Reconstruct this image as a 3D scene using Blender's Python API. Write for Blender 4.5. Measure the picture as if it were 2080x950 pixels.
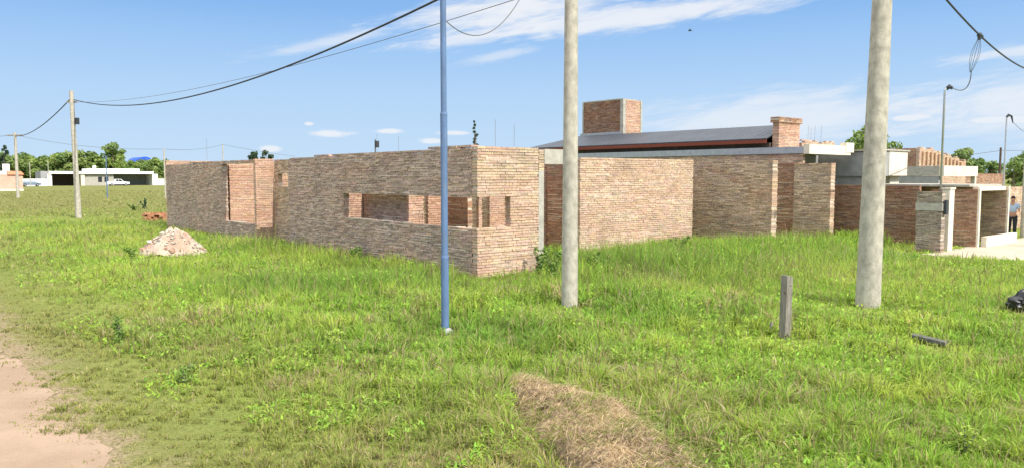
import bpy, math, random
import numpy as np
from math import radians as R, sin, cos, pi

# ------------------------------------------------------------------ scene
for o in list(bpy.data.objects):
    bpy.data.objects.remove(o, do_unlink=True)
S = bpy.context.scene
COL = S.collection
rng = np.random.default_rng(7)
random.seed(7)

# ------------------------------------------------------------------ camera
F = 1550.0
TH = math.atan(117 / F)
CZ = 2.5
cam_d = bpy.data.cameras.new('camera')
cam_d.sensor_width = 36.0
cam_d.lens = 36.0 * F / 2080.0
cam_d.clip_start = 0.1
cam_d.clip_end = 4000
cam = bpy.data.objects.new('camera', cam_d)
COL.objects.link(cam)
cam.location = (0, 0, CZ)
cam.rotation_euler = (R(90) - TH, 0, 0)
S.camera = cam

# ------------------------------------------------------------------ light
SUN_HEAD, SUN_EL = 137.3, 41.0
EXPOSURE = 1.15
S.view_settings.view_transform = 'Standard'
S.view_settings.look = 'None'
S.view_settings.gamma = 1.0
S.view_settings.use_curve_mapping = False
S.view_settings.exposure = EXPOSURE

sd = bpy.data.lights.new('sun', 'SUN')
sd.energy = 2.3
sd.angle = R(0.5)
sd.color = (1.0, 0.95, 0.87)
sun = bpy.data.objects.new('sun', sd)
COL.objects.link(sun)
sun.location = (30, -30, 40)
sun.rotation_euler = (R(90 - SUN_EL), 0, R(180 - SUN_HEAD))   # points away from the sun's heading

W = bpy.data.worlds.new('World')
S.world = W
W.use_nodes = True
nt = W.node_tree
nt.nodes.clear()


class NG:
    """small helper to write node maths"""
    def __init__(s, tree):
        s.t = tree

    def n(s, kind, **kw):
        nd = s.t.nodes.new(kind)
        for k, v in kw.items():
            setattr(nd, k, v)
        return nd

    def put(s, sock, v):
        if isinstance(v, bpy.types.NodeSocket):
            s.t.links.new(v, sock)
        elif v is not None:
            if isinstance(v, (tuple, list)) and len(v) == 3 and sock.type == 'RGBA':
                v = (*v, 1)
            sock.default_value = v

    def m(s, op, a, b=None, c=None, clamp=False):
        nd = s.n('ShaderNodeMath', operation=op, use_clamp=clamp)
        s.put(nd.inputs[0], a)
        s.put(nd.inputs[1], b)
        s.put(nd.inputs[2], c)
        return nd.outputs[0]

    def noise(s, vec, scale, detail=4, rough=.55, dist=0.0):
        nd = s.n('ShaderNodeTexNoise')
        s.put(nd.inputs['Vector'], vec)
        nd.inputs['Scale'].default_value = scale
        nd.inputs['Detail'].default_value = detail
        nd.inputs['Roughness'].default_value = rough
        nd.inputs['Distortion'].default_value = dist
        return nd.outputs['Fac']

    def ramp(s, fac, lo, hi, a=0.0, b=1.0):
        nd = s.n('ShaderNodeMapRange', interpolation_type='SMOOTHSTEP')
        s.put(nd.inputs[0], fac)
        nd.inputs[1].default_value = lo
        nd.inputs[2].default_value = hi
        nd.inputs[3].default_value = a
        nd.inputs[4].default_value = b
        return nd.outputs[0]

    def mix(s, fac, a, b, blend='MIX'):
        nd = s.n('ShaderNodeMix', data_type='RGBA', blend_type=blend)
        s.put(nd.inputs[0], fac)
        s.put(nd.inputs[6], a)
        s.put(nd.inputs[7], b)
        return nd.outputs[2]

    def comb(s, x, y, z):
        nd = s.n('ShaderNodeCombineXYZ')
        s.put(nd.inputs[0], x)
        s.put(nd.inputs[1], y)
        s.put(nd.inputs[2], z)
        return nd.outputs[0]

    def sep(s, v):
        nd = s.n('ShaderNodeSeparateXYZ')
        s.put(nd.inputs[0], v)
        return nd.outputs


g = NG(nt)
sky = g.n('ShaderNodeTexSky', sky_type='NISHITA')
sky.sun_disc = False
sky.sun_elevation = R(SUN_EL)
sky.sun_rotation = R(SUN_HEAD)
sky.air_density = 1.0
sky.dust_density = 0.4
sky.ozone_density = 2.0
SKY_STRENGTH = 0.15
tc = g.n('ShaderNodeTexCoord')
vx, vy, vz = g.sep(tc.outputs['Generated'])
az = g.m('MULTIPLY', g.m('ARCTAN2', vx, vy), 57.29578)          # degrees right of +Y
el = g.m('MULTIPLY', g.m('ARCSINE', vz), 57.29578)


def gauss(a, b, ca, cb, wa, wb, slope=0.0):
    """soft elliptical patch of cloud cover round (ca, cb) degrees"""
    da = g.m('SUBTRACT', a, ca)
    db = g.m('SUBTRACT', g.m('SUBTRACT', b, cb), g.m('MULTIPLY', da, slope))
    q = g.m('ADD', g.m('POWER', g.m('ABSOLUTE', g.m('DIVIDE', da, wa)), 2.0),
            g.m('POWER', g.m('ABSOLUTE', g.m('DIVIDE', db, wb)), 2.0))
    return g.m('POWER', 2.71828, g.m('MULTIPLY', q, -1.0))


# streaky high cloud: noise stretched along lines rising gently to the right
along = g.m('ADD', az, g.m('MULTIPLY', el, 0.15))
across = g.m('SUBTRACT', el, g.m('MULTIPLY', az, 0.15))
st1 = g.noise(g.comb(g.m('MULTIPLY', along, 0.16), g.m('MULTIPLY', across, 0.75), 3.1), 1.0, 7, .62, .8)
st2 = g.noise(g.comb(g.m('MULTIPLY', along, 0.42), g.m('MULTIPLY', across, 2.6), 8.4), 1.0, 6, .62, .5)
streak = g.m('ADD', g.m('MULTIPLY', st1, .55), g.m('MULTIPLY', st2, .45))
rag = g.m('MULTIPLY', g.m('SUBTRACT', streak, .5), 2.7)
cov = None
for (ca, ce, wa, we, sl, top_) in ((0.5, 12.3, 9.0, 1.8, .165, 1.0), (10.0, 11.5, 14.0, .95, .10, .95), (-3.0, 10.1, 5.5, .62, .13, .75),
                                   (-13.0, 9.6, 6.0, .5, .235, .6), (-1.1, 8.8, 3.4, .34, .18, .5), (19.0, 4.0, 11.0, 1.9, .04, .72),
                                   (35.0, 7.7, 5.5, .36, .05, .7), (36.0, 4.4, 10.0, 2.4, .02, .78), (22.0, 13.5, 9.0, 1.0, .1, .8),
                                   (-70, 11, 20, 2, .1, .8), (75, 12, 20, 2.5, .1, .8)):
    k_ = g.m('ADD', g.m('MULTIPLY', gauss(az, el, ca, ce, wa, we, sl), 1.2), g.m('SUBTRACT', g.m('MULTIPLY', rag, .85), .10))
    k_ = g.ramp(g.m('MULTIPLY', k_, g.ramp(gauss(az, el, ca, ce, wa * 1.5, we * 1.5, sl), .05, .4)), .10, 1.1, 0, top_)
    cov = k_ if cov is None else g.m('SUBTRACT', 1.0, g.m('MULTIPLY', g.m('SUBTRACT', 1.0, cov), g.m('SUBTRACT', 1.0, k_)))
# small low puffs
pf = g.noise(g.comb(g.m('MULTIPLY', az, .55), g.m('MULTIPLY', el, 1.7), 1.7), 1.0, 5, .55, .2)
puffs = None
for (pa, pe, wa, we) in ((-13.1, 3.1, 1.9, .33), (-9.0, 3.3, 1.2, .22), (-14.8, 3.75, .4, .16), (-4.4, 3.2, 1.4, .22),
                         (27.5, 3.85, 1.6, .3), (32.5, 3.5, 2.6, .36), (-6.0, 2.6, 1.2, .25), (3.8, 2.1, 1.0, .3),
                         (-17.5, 1.9, .9, .3), (-40, 4, 4, .7), (45, 5, 5, .8), (60, 7, 8, 1.5), (-58, 6, 8, 1.2)):
    p_ = gauss(az, el, pa, pe, wa, we)
    puffs = p_ if puffs is None else g.m('MAXIMUM', puffs, p_)
puffs = g.ramp(g.m('MULTIPLY', puffs, g.m('ADD', .15, g.m('MULTIPLY', pf, 1.7))), .30, .85)
# bright veil added overhead, out of view, to lift walls turned from the sun
fill_cover = g.m('MULTIPLY', g.ramp(el, 16, 34), g.ramp(streak, .30, .62, .35, .9))
cov = g.m('MULTIPLY', cov, .94)
cov = g.m('MAXIMUM', cov, g.m('MULTIPLY', puffs, .85))
KC = .88 / (SKY_STRENGTH * 2 ** EXPOSURE)
CLOUD = (KC, KC * 1.03, KC * 1.08)
# clear air near the horizon, blending into the sky model higher up
KS = 1.0 / (SKY_STRENGTH * 2 ** EXPOSURE)
gr_ = g.n('ShaderNodeValToRGB')
g.put(gr_.inputs[0], g.m('DIVIDE', el, 20.0, clamp=True))
stops = [(0.0, (.60, .77, .94)), (.035, (.575, .75, .94)), (.29, (.47, .68, .94)), (.47, (.355, .585, .92)), (.60, (.255, .49, .875)), (1.0, (.18, .38, .78))]
el_ = gr_.color_ramp.elements
while len(el_) < len(stops):
    el_.new(.5)
for e_, (p_, c_) in zip(el_, stops):
    e_.position = p_
    e_.color = (c_[0], c_[1], c_[2], 1)
vs_ = g.n('ShaderNodeVectorMath', operation='SCALE')
g.put(vs_.inputs[0], gr_.outputs[0])
vs_.inputs['Scale'].default_value = KS
skyc = g.mix(g.ramp(el, 14, 30), vs_.outputs[0], sky.outputs[0])
fin = g.mix(cov, skyc, CLOUD)
fin = g.mix(fill_cover, fin, (8.6, 8.3, 7.8))     # added warm white high overhead, unseen, filling in the shaded sides
bg = g.n('ShaderNodeBackground')
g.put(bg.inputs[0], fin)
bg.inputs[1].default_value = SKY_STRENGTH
wo = g.n('ShaderNodeOutputWorld')
nt.links.new(bg.outputs[0], wo.inputs[0])

# ------------------------------------------------------------------ frames
D1 = np.array([-0.6472854, 0.76224773])      # u, along the left street, away
D2 = np.array([0.76224773, 0.6472854])       # v, along the right street, away
C0 = np.array([-0.8397, 18.4576])            # street corner of the unfinished house
BANG = math.atan2(D2[1], D2[0])


def VU(P):
    """block frame (v, u, z) -> world"""
    P = np.asarray(P, float).reshape(-1, 3)
    xy = C0 + P[:, :1] * D2 + P[:, 1:2] * D1
    return np.column_stack([xy, P[:, 2]])


def vu1(v, u, z=0.0):
    return tuple(VU([(v, u, z)])[0])


def to_vu(x, y):
    q = np.stack([np.asarray(x) - C0[0], np.asarray(y) - C0[1]], -1)
    return q @ D2, q @ D1


# ------------------------------------------------------------------ value noise
def vnoise(x, y, seed=0):
    x = np.asarray(x, float)
    y = np.asarray(y, float)
    xi = np.floor(x).astype(np.int64)
    yi = np.floor(y).astype(np.int64)
    fx = x - xi
    fy = y - yi
    fx = fx * fx * (3 - 2 * fx)
    fy = fy * fy * (3 - 2 * fy)

    def h(a, b):
        n = (a * 374761393 + b * 668265263 + seed * 974634533) & 0x7fffffff
        n = ((n ^ (n >> 13)) * 1274126177) & 0x7fffffff
        n = (n ^ (n >> 16)) & 0xffff
        return n / 65535.0
    a = h(xi, yi) * (1 - fx) + h(xi + 1, yi) * fx
    b = h(xi, yi + 1) * (1 - fx) + h(xi + 1, yi + 1) * fx
    return a * (1 - fy) + b * fy


def fbm(x, y, seed=0, oct=3):
    s = 0
    a = .5
    t = 0
    for i in range(oct):
        s = s + a * vnoise(x * 2 ** i, y * 2 ** i, seed + i * 17)
        t += a
        a *= .5
    return s / t


# ------------------------------------------------------------------ materials
MATS = {}


def new_mat(name):
    m = bpy.data.materials.new(name)
    m.use_nodes = True
    m.node_tree.nodes.clear()
    q = NG(m.node_tree)
    b = q.n('ShaderNodeBsdfPrincipled')
    o = q.n('ShaderNodeOutputMaterial')
    m.node_tree.links.new(b.outputs[0], o.inputs[0])
    MATS[name] = m
    return m, q, b, o


def mat(name, col=None, rough=.85, var=.25, vscale=6.0, bump=.0, bscale=40.0, metal=0.0, stain=None, sscale=.8,
        stain_amt=.5, stretch=None, spec=.3):
    """procedural material; colour from argument or from the mesh's own Col attribute"""
    m, q, b, o = new_mat(name)
    tcn = q.n('ShaderNodeTexCoord')
    vec = tcn.outputs['Object']
    if stretch:
        mp = q.n('ShaderNodeMapping')
        q.put(mp.inputs[0], vec)
        mp.inputs['Scale'].default_value = stretch
        vec = mp.outputs[0]
    if col is None:
        at = q.n('ShaderNodeAttribute', attribute_name='Col')
        base = at.outputs['Color']
    else:
        rgb = q.n('ShaderNodeRGB')
        rgb.outputs[0].default_value = (*col, 1)
        base = rgb.outputs[0]
    n1 = q.noise(vec, vscale, 5, .6)
    k = q.ramp(n1, .25, .75, 1 - var, 1 + var)
    vm = q.n('ShaderNodeVectorMath', operation='SCALE')
    q.put(vm.inputs[0], base)
    q.put(vm.inputs['Scale'], k)
    c = vm.outputs[0]
    if stain:
        n2 = q.noise(vec, sscale, 5, .65, .4)
        c = q.mix(q.ramp(n2, .48, .72, 0, stain_amt), c, stain)
    q.put(b.inputs['Base Color'], c)
    b.inputs['Roughness'].default_value = rough
    b.inputs['Metallic'].default_value = metal
    b.inputs['Specular IOR Level'].default_value = spec
    if bump:
        bn = q.n('ShaderNodeBump')
        bn.inputs['Strength'].default_value = bump
        bn.inputs['Distance'].default_value = .02
        q.put(bn.inputs['Height'], q.noise(vec, bscale, 4, .6))
        q.put(b.inputs['Normal'], bn.outputs[0])
    return m


mat('brick', None, .95, .22, 14, .5, 50, stain=(.20, .17, .14), sscale=.9, stain_amt=.35, spec=.1)
mat('concrete', (.40, .375, .32), .92, .18, 5, .35, 60, stain=(.22, .21, .18), sscale=1.4, stain_amt=.5, spec=.15)
mat('concrete_pole', (.41, .375, .31), .92, .24, 9, .6, 55, stain=(.22, .205, .17), sscale=3.4, stain_amt=.42,
    stretch=(1, 1, .6), spec=.12)
mat('plaster_grey', (.30, .30, .29), .9, .15, 3, .2, 40, stain=(.2, .2, .19), sscale=.8)
mat('plaster_cream', (.70, .63, .50), .9, .10, 3, .2, 40, stain=(.5, .44, .35), sscale=1.0, stain_amt=.5)
mat('white_paint', (.80, .79, .76), .8, .06, 2, .1, 30, stain=(.6, .57, .52), sscale=.5, stain_amt=.35)
mat('pink_paint', (.62, .36, .27), .9, .12, 2, .1, 30, stain=(.66, .46, .36), sscale=.6)
mat('orange_tile', (.55, .20, .10), .85, .25, 8, .4, 12)
mat('red_wood', (.17, .04, .02), .7, .2, 8, .2, 30, stretch=(1, 1, 6))
mat('dark_wood', (.10, .065, .045), .8, .2, 8, .2, 30)
mat('old_wood', (.24, .215, .18), .95, .35, 5, .6, 25, stain=(.12, .10, .085), sscale=3.0, stain_amt=.6,
    stretch=(8, 8, .8), spec=.1)
mat('grey_wood', (.11, .11, .10), .95, .3, 8, .4, 30, spec=.1)
mat('cable_black', (.030, .034, .042), .6, .1, 20)
mat('wire_grey', (.13, .13, .13), .6, .1, 20)
mat('galvanised', (.42, .43, .44), .45, .12, 5, metal=.6)
mat('rebar', (.16, .10, .075), .8, .2, 10)
mat('dark_box', (.035, .04, .045), .6, .15, 10)
mat('blue_metal', (.10, .165, .29), .62, .16, 9, .12, 60, stain=(.17, .19, .22), sscale=5.0, stain_amt=.55, stretch=(1, 1, .3),
    spec=.25)
mat('blue_roof', (.02, .09, .55), .6, .12, 1)
mat('glass_dark', (.02, .022, .025), .15, .1, 2, spec=.6)
mat('car_white', (.75, .75, .74), .3, .03, 2, spec=.5)
mat('car_blue', (.16, .21, .27), .3, .05, 2, spec=.5)
mat('tyre', (.02, .02, .02), .9, .1, 10)
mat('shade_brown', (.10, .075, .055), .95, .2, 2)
mat('skin', (.42, .24, .16), .7, .08, 10)
mat('hair', (.02, .014, .01), .7, .2, 30)
mat('shirt', (.36, .47, .60), .9, .08, 10)
mat('trousers', (.025, .03, .035), .9, .1, 10)
mat('shoe', (.09, .04, .025), .7, .1, 10)
mat('bird_dark', (.04, .045, .05), .8, .1, 10)
mat('rubble', None, .97, .2, 25, .5, 40, spec=.1)
mat('bag_black', (.012, .012, .014), .33, .1, 5, .5, 18, spec=.6)
mat('bark', (.16, .12, .085), .95, .3, 5, .6, 12, stretch=(3, 3, .6))
mat('paving', (.43, .375, .285), .92, .12, 1.2, .2, 30, stain=(.34, .285, .21), sscale=.7, stain_amt=.6)


def leaf_mat(name, trans=.35, rough=.6, upn=0.0):
    m, q, b, o = new_mat(name)
    at = q.n('ShaderNodeAttribute', attribute_name='Col')
    q.put(b.inputs['Base Color'], at.outputs['Color'])
    b.inputs['Roughness'].default_value = rough
    b.inputs['Specular IOR Level'].default_value = .25
    t = q.n('ShaderNodeBsdfTranslucent')
    if upn:                                   # blades bend and twist: soften each flat face towards the sward's own normal
        ge = q.n('ShaderNodeNewGeometry')
        va = q.n('ShaderNodeVectorMath', operation='SCALE')
        q.put(va.inputs[0], ge.outputs['Normal'])
        va.inputs['Scale'].default_value = 1 - upn
        vb = q.n('ShaderNodeVectorMath', operation='ADD')
        q.put(vb.inputs[0], va.outputs[0])
        vb.inputs[1].default_value = (0, 0, upn)
        vc = q.n('ShaderNodeVectorMath', operation='NORMALIZE')
        q.put(vc.inputs[0], vb.outputs[0])
        q.put(b.inputs['Normal'], vc.outputs[0])
    vm = q.n('ShaderNodeMix', data_type='RGBA', blend_type='MULTIPLY')
    vm.inputs[0].default_value = 1
    q.put(vm.inputs[6], at.outputs['Color'])
    vm.inputs[7].default_value = (1.25, 1.25, .7, 1)
    q.put(t.inputs[0], vm.outputs[2])
    mx = q.n('ShaderNodeMixShader')
    mx.inputs[0].default_value = trans
    m.node_tree.links.new(b.outputs[0], mx.inputs[1])
    m.node_tree.links.new(t.outputs[0], mx.inputs[2])
    m.node_tree.links.new(mx.outputs[0], o.inputs[0])
    return m


leaf_mat('grass_blade', .38, .6, .72)
leaf_mat('foliage', .30, .6)
leaf_mat('straw', .25, .8)


def roof_mat():
    m, q, b, o = new_mat('roof_metal')
    tcn = q.n('ShaderNodeTexCoord')
    n1 = q.noise(tcn.outputs['Object'], 1.2, 4, .6)
    q.put(b.inputs['Base Color'], q.mix(q.ramp(n1, .3, .7), (.040, .047, .060), (.055, .064, .080)))
    b.inputs['Metallic'].default_value = .35
    b.inputs['Roughness'].default_value = .5
    return m


roof_mat()


def ground_mat():
    m, q, b, o = new_mat('ground')
    tcn = q.n('ShaderNodeTexCoord')
    P = tcn.outputs['Object']
    x, y, z = q.sep(P)
    dx = q.m('SUBTRACT', x, float(C0[0]))
    dy = q.m('SUBTRACT', y, float(C0[1]))
    v = q.m('ADD', q.m('MULTIPLY', dx, float(D2[0])), q.m('MULTIPLY', dy, float(D2[1])))
    big = q.noise(P, .22, 5, .6)
    mid = q.noise(P, 1.6, 5, .65)
    fine = q.noise(P, 22, 4, .7)
    lush = q.mix(q.ramp(big, .35, .65), (.15, .22, .035), (.22, .28, .055))
    dry = q.mix(q.ramp(mid, .35, .65), (.142, .148, .048), (.178, .165, .066))
    # verge beside the dirt street is drier; so is the open field far away
    verge = q.ramp(q.m('ADD', v, q.m('MULTIPLY', mid, 2.2)), -9.6, -5.0, 1.0, 0.0)
    far = q.ramp(q.m('POWER', q.m('ADD', q.m('POWER', x, 2.0), q.m('POWER', y, 2.0)), .5), 28, 75, 0, .85)
    k = q.m('MAXIMUM', verge, far)
    c = q.mix(k, lush, dry)
    soil = q.mix(q.ramp(fine, .3, .7), (.25, .182, .12), (.325, .242, .165))
    bare = q.m('MULTIPLY', q.ramp(q.m('ADD', v, q.m('MULTIPLY', q.m('SUBTRACT', mid, .5), 1.8)), -9.85, -9.2, 1.0, 0.0), .8)
    c = q.mix(bare, c, soil)
    vm = q.n('ShaderNodeVectorMath', operation='SCALE')
    q.put(vm.inputs[0], c)
    q.put(vm.inputs['Scale'], q.ramp(fine, .2, .8, .65, 1.3))
    q.put(b.inputs['Base Color'], vm.outputs[0])
    b.inputs['Roughness'].default_value = 1
    b.inputs['Specular IOR Level'].default_value = .05
    bn = q.n('ShaderNodeBump')
    bn.inputs['Strength'].default_value = .6
    bn.inputs['Distance'].default_value = .05
    q.put(bn.inputs['Height'], fine)
    q.put(b.inputs['Normal'], bn.outputs[0])


ground_mat()


def dirt_mat():
    m, q, b, o = new_mat('dirt')
    tcn = q.n('ShaderNodeTexCoord')
    P = tcn.outputs['Object']
    a = q.noise(P, .9, 5, .6)
    f = q.noise(P, 30, 5, .7)
    c = q.mix(q.ramp(a, .35, .65), (.29, .208, .145), (.355, .26, .187))
    c = q.mix(q.ramp(f, .52, .75, 0, .5), c, (.36, .25, .165))
    q.put(b.inputs['Base Color'], c)
    b.inputs['Roughness'].default_value = 1
    b.inputs['Specular IOR Level'].default_value = .05
    bn = q.n('ShaderNodeBump')
    bn.inputs['Strength'].default_value = .5
    bn.inputs['Distance'].default_value = .03
    q.put(bn.inputs['Height'], f)
    q.put(b.inputs['Normal'], bn.outputs[0])


dirt_mat()


# ------------------------------------------------------------------ mesh tools
class MB:
    def __init__(s, T=None):
        s.T = T
        s.V = []
        s.F = []
        s.C = []

    def add(s, V, Fs, col=(1, 1, 1)):
        V = np.asarray(V, float).reshape(-1, 3)
        if s.T is not None:
            V = s.T(V)
        n = len(s.V)
        s.V.extend(map(tuple, V))
        s.F.extend([tuple(i + n for i in f) for f in Fs])
        s.C.extend([col] * len(V))

    BF = [(0, 3, 2, 1), (4, 5, 6, 7), (0, 1, 5, 4), (1, 2, 6, 5), (2, 3, 7, 6), (3, 0, 4, 7)]

    def box(s, x0, x1, y0, y1, z0, z1, col=(1, 1, 1), jit=0.0):
        V = np.array([(x0, y0, z0), (x1, y0, z0), (x1, y1, z0), (x0, y1, z0), (x0, y0, z1), (x1, y0, z1), (x1, y1, z1), (x0, y1, z1)], float)
        if jit:
            V = V + rng.uniform(-jit, jit, V.shape)
        s.add(V, MB.BF, col)

    def prism(s, poly, z0, z1, col=(1, 1, 1)):
        n = len(poly)
        V = [(p[0], p[1], z0) for p in poly] + [(p[0], p[1], z1) for p in poly]
        Fs = [tuple(range(n))[::-1], tuple(range(n, 2 * n))] + [(i, (i + 1) % n, n + (i + 1) % n, n + i) for i in range(n)]
        s.add(V, Fs, col)

    def hexa(s, V, col=(1, 1, 1)):
        s.add(V, MB.BF, col)

    def tube(s, pts, rad, n=8, col=(1, 1, 1), cap=True):
        pts = np.asarray(pts, float)
        m = len(pts)
        rad = np.broadcast_to(np.asarray(rad, float), (m,))
        tan = np.gradient(pts, axis=0)
        tan /= np.linalg.norm(tan, axis=1, keepdims=True) + 1e-9
        up = np.array([0, 0, 1.0]) if abs(tan[0][2]) < .9 else np.array([1.0, 0, 0])
        V = []
        a0 = np.cross(tan[0], up)
        for i in range(m):
            a = a0 - tan[i] * (a0 @ tan[i])
            a /= np.linalg.norm(a) + 1e-9
            a0 = a
            b = np.cross(tan[i], a)
            for k in range(n):
                t = 2 * pi * k / n
                V.append(pts[i] + rad[i] * (cos(t) * a + sin(t) * b))
        Fs = [(i * n + k, i * n + (k + 1) % n, (i + 1) * n + (k + 1) % n, (i + 1) * n + k) for i in range(m - 1) for k in range(n)]
        if cap:
            Fs += [tuple(range(n))[::-1], tuple((m - 1) * n + k for k in range(n))]
        s.add(V, Fs, col)

    def build(s, name, material, parent=None, loc=None, smooth=False):
        V = np.asarray(s.V, float).reshape(-1, 3)
        me = bpy.data.meshes.new(name)
        if parent is not None:
            a = -parent.rotation_euler.z
            q = V - np.array(parent.location)
            V = np.column_stack([q[:, 0] * cos(a) - q[:, 1] * sin(a), q[:, 0] * sin(a) + q[:, 1] * cos(a), q[:, 2]])
        elif loc is not None:
            V = V - np.array(loc)
        me.from_pydata(V.tolist(), [], s.F)
        ca = me.attributes.new('Col', 'FLOAT_COLOR', 'POINT')
        c = np.ones((len(V), 4), np.float32)
        c[:, :3] = np.asarray(s.C, np.float32)
        ca.data.foreach_set('color', c.ravel())
        if smooth:
            me.polygons.foreach_set('use_smooth', [True] * len(me.polygons))
        me.materials.append(MATS[material])
        me.update()
        o = bpy.data.objects.new(name, me)
        COL.objects.link(o)
        if parent is not None:
            o.parent = parent
        elif loc is not None:
            o.location = loc
        return o


def big_mesh(name, V, loops, sizes, colors, material, parent=None, loc=(0, 0, 0)):
    """numpy fast path: V (n,3), loops flat, sizes per face, colors (n,3)"""
    me = bpy.data.meshes.new(name)
    nv, nl, nf = len(V), len(loops), len(sizes)
    me.vertices.add(nv)
    me.vertices.foreach_set('co', (np.asarray(V) - np.asarray(loc)).astype(np.float32).ravel())
    me.loops.add(nl)
    me.loops.foreach_set('vertex_index', loops.astype(np.int32))
    me.polygons.add(nf)
    st = np.zeros(nf, np.int32)
    st[1:] = np.cumsum(sizes)[:-1]
    me.polygons.foreach_set('loop_start', st)
    me.update(calc_edges=True)
    ca = me.attributes.new('Col', 'FLOAT_COLOR', 'POINT')
    c = np.ones((nv, 4), np.float32)
    c[:, :3] = colors
    ca.data.foreach_set('color', c.ravel())
    me.materials.append(MATS[material])
    o = bpy.data.objects.new(name, me)
    COL.objects.link(o)
    if parent is not None:
        o.parent = parent
    else:
        o.location = loc
    return o


def tag(o, label, cat, group=None):
    o['label'] = label
    o['category'] = cat
    if group:
        o['group'] = group
    return o


def thing(name, label, cat, loc, rz=0.0, group=None):
    o = bpy.data.objects.new(name, None)
    COL.objects.link(o)
    o.location = loc
    o.rotation_euler = (0, 0, rz)
    o.empty_display_size = .3
    return tag(o, label, cat, group)


def dup(root, loc, rz=0.0, sc=1.0, label=None):
    r = root.copy()
    COL.objects.link(r)
    r.location = loc
    r.rotation_euler = (0, 0, rz)
    r.scale = (sc, sc, sc)
    if label:
        r['label'] = label
    for ch in list(root.children):
        c = ch.copy()
        COL.objects.link(c)
        c.parent = r
        for gc in list(ch.children):
            d = gc.copy()
            COL.objects.link(d)
            d.parent = c
    return r


def block_thing(name, label, cat, v, u, group=None):
    return thing(name, label, cat, vu1(v, u), BANG, group)


# ------------------------------------------------------------------ ground, road, paving
gm = MB()
xs = [-3000, -600, -150, -40, -15, 0, 15, 40, 150, 600, 3000]
ys = [-3000, -300, -40, 0, 10, 20, 40, 80, 200, 600, 3000]
V = [(x, y, 0) for y in ys for x in xs]
n_ = len(xs)
gm.add(V, [(j * n_ + i, j * n_ + i + 1, (j + 1) * n_ + i + 1, (j + 1) * n_ + i) for j in range(len(ys) - 1) for i in range(n_ - 1)])
ground = gm.build('ground', 'ground')
ground['kind'] = 'structure'

us = np.concatenate([np.arange(-45, -8, .5), np.arange(-8, 6, .05), np.arange(6, 40, .4), np.arange(40, 320, 5)])
edge = -9.85 + (vnoise(us * .9, us * 0, 3) - .5) * .30 + (vnoise(us * 3.1, us * 0, 5) - .5) * .16 + (vnoise(us * 9, us * 0, 6) - .5) * .1
rm = MB(VU)
V = [(-17.5, u, .004) for u in us] + [(e, u, .004) for e, u in zip(edge, us)]
k_ = len(us)
rm.add(V, [(i, k_ + i, k_ + i + 1, i + 1) for i in range(k_ - 1)])
road = rm.build('dirt_road', 'dirt')
road['kind'] = 'structure'

us = np.arange(-10.5, -4.4, .15)
edl = 14.55 + (vnoise(us * 1.1, us * 0, 13) - .5) * .7 + (vnoise(us * 4, us * 0, 15) - .5) * .25
pm = MB(VU)
V = [(e, u, .008) for e, u in zip(edl, us)] + [(36, u, .008) for u in us]
k_ = len(us)
pm.add(V, [(i, k_ + i, k_ + i + 1, i + 1) for i in range(k_ - 1)])
pave = pm.build('driveway', 'paving')
pave['kind'] = 'structure'

# ------------------------------------------------------------------ brick walls, laid brick by brick
PAL_MIX = [(.55, .33, .205), (.60, .40, .25), (.63, .47, .31), (.48, .32, .21), (.60, .44, .295), (.44, .34, .25), (.57, .43, .29), (.38, .30, .225)]
PAL_TAN = [(.56, .42, .28), (.60, .47, .32), (.56, .385, .26), (.62, .47, .33), (.54, .35, .24), (.50, .41, .29), (.60, .40, .29), (.52, .33, .225)]
PAL_PINK = [(.56, .36, .25), (.60, .40, .28), (.54, .32, .215), (.62, .44, .31), (.50, .30, .20), (.58, .39, .28)]
PAL_RED = [(.38, .19, .11), (.44, .24, .14), (.34, .18, .11), (.41, .26, .17), (.30, .18, .12), (.46, .29, .18)]
PAL_GREY = [(.47, .35, .27), (.52, .36, .27), (.42, .32, .25), (.55, .385, .29), (.52, .315, .225), (.36, .29, .235), (.52, .40, .33), (.48, .345, .26)]
PAL_PIER = [(.40, .31, .23), (.34, .28, .22), (.44, .32, .23), (.30, .25, .20), (.38, .33, .27)]
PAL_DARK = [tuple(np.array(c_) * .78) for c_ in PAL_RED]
MORTAR = (.50, .435, .345)


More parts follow.
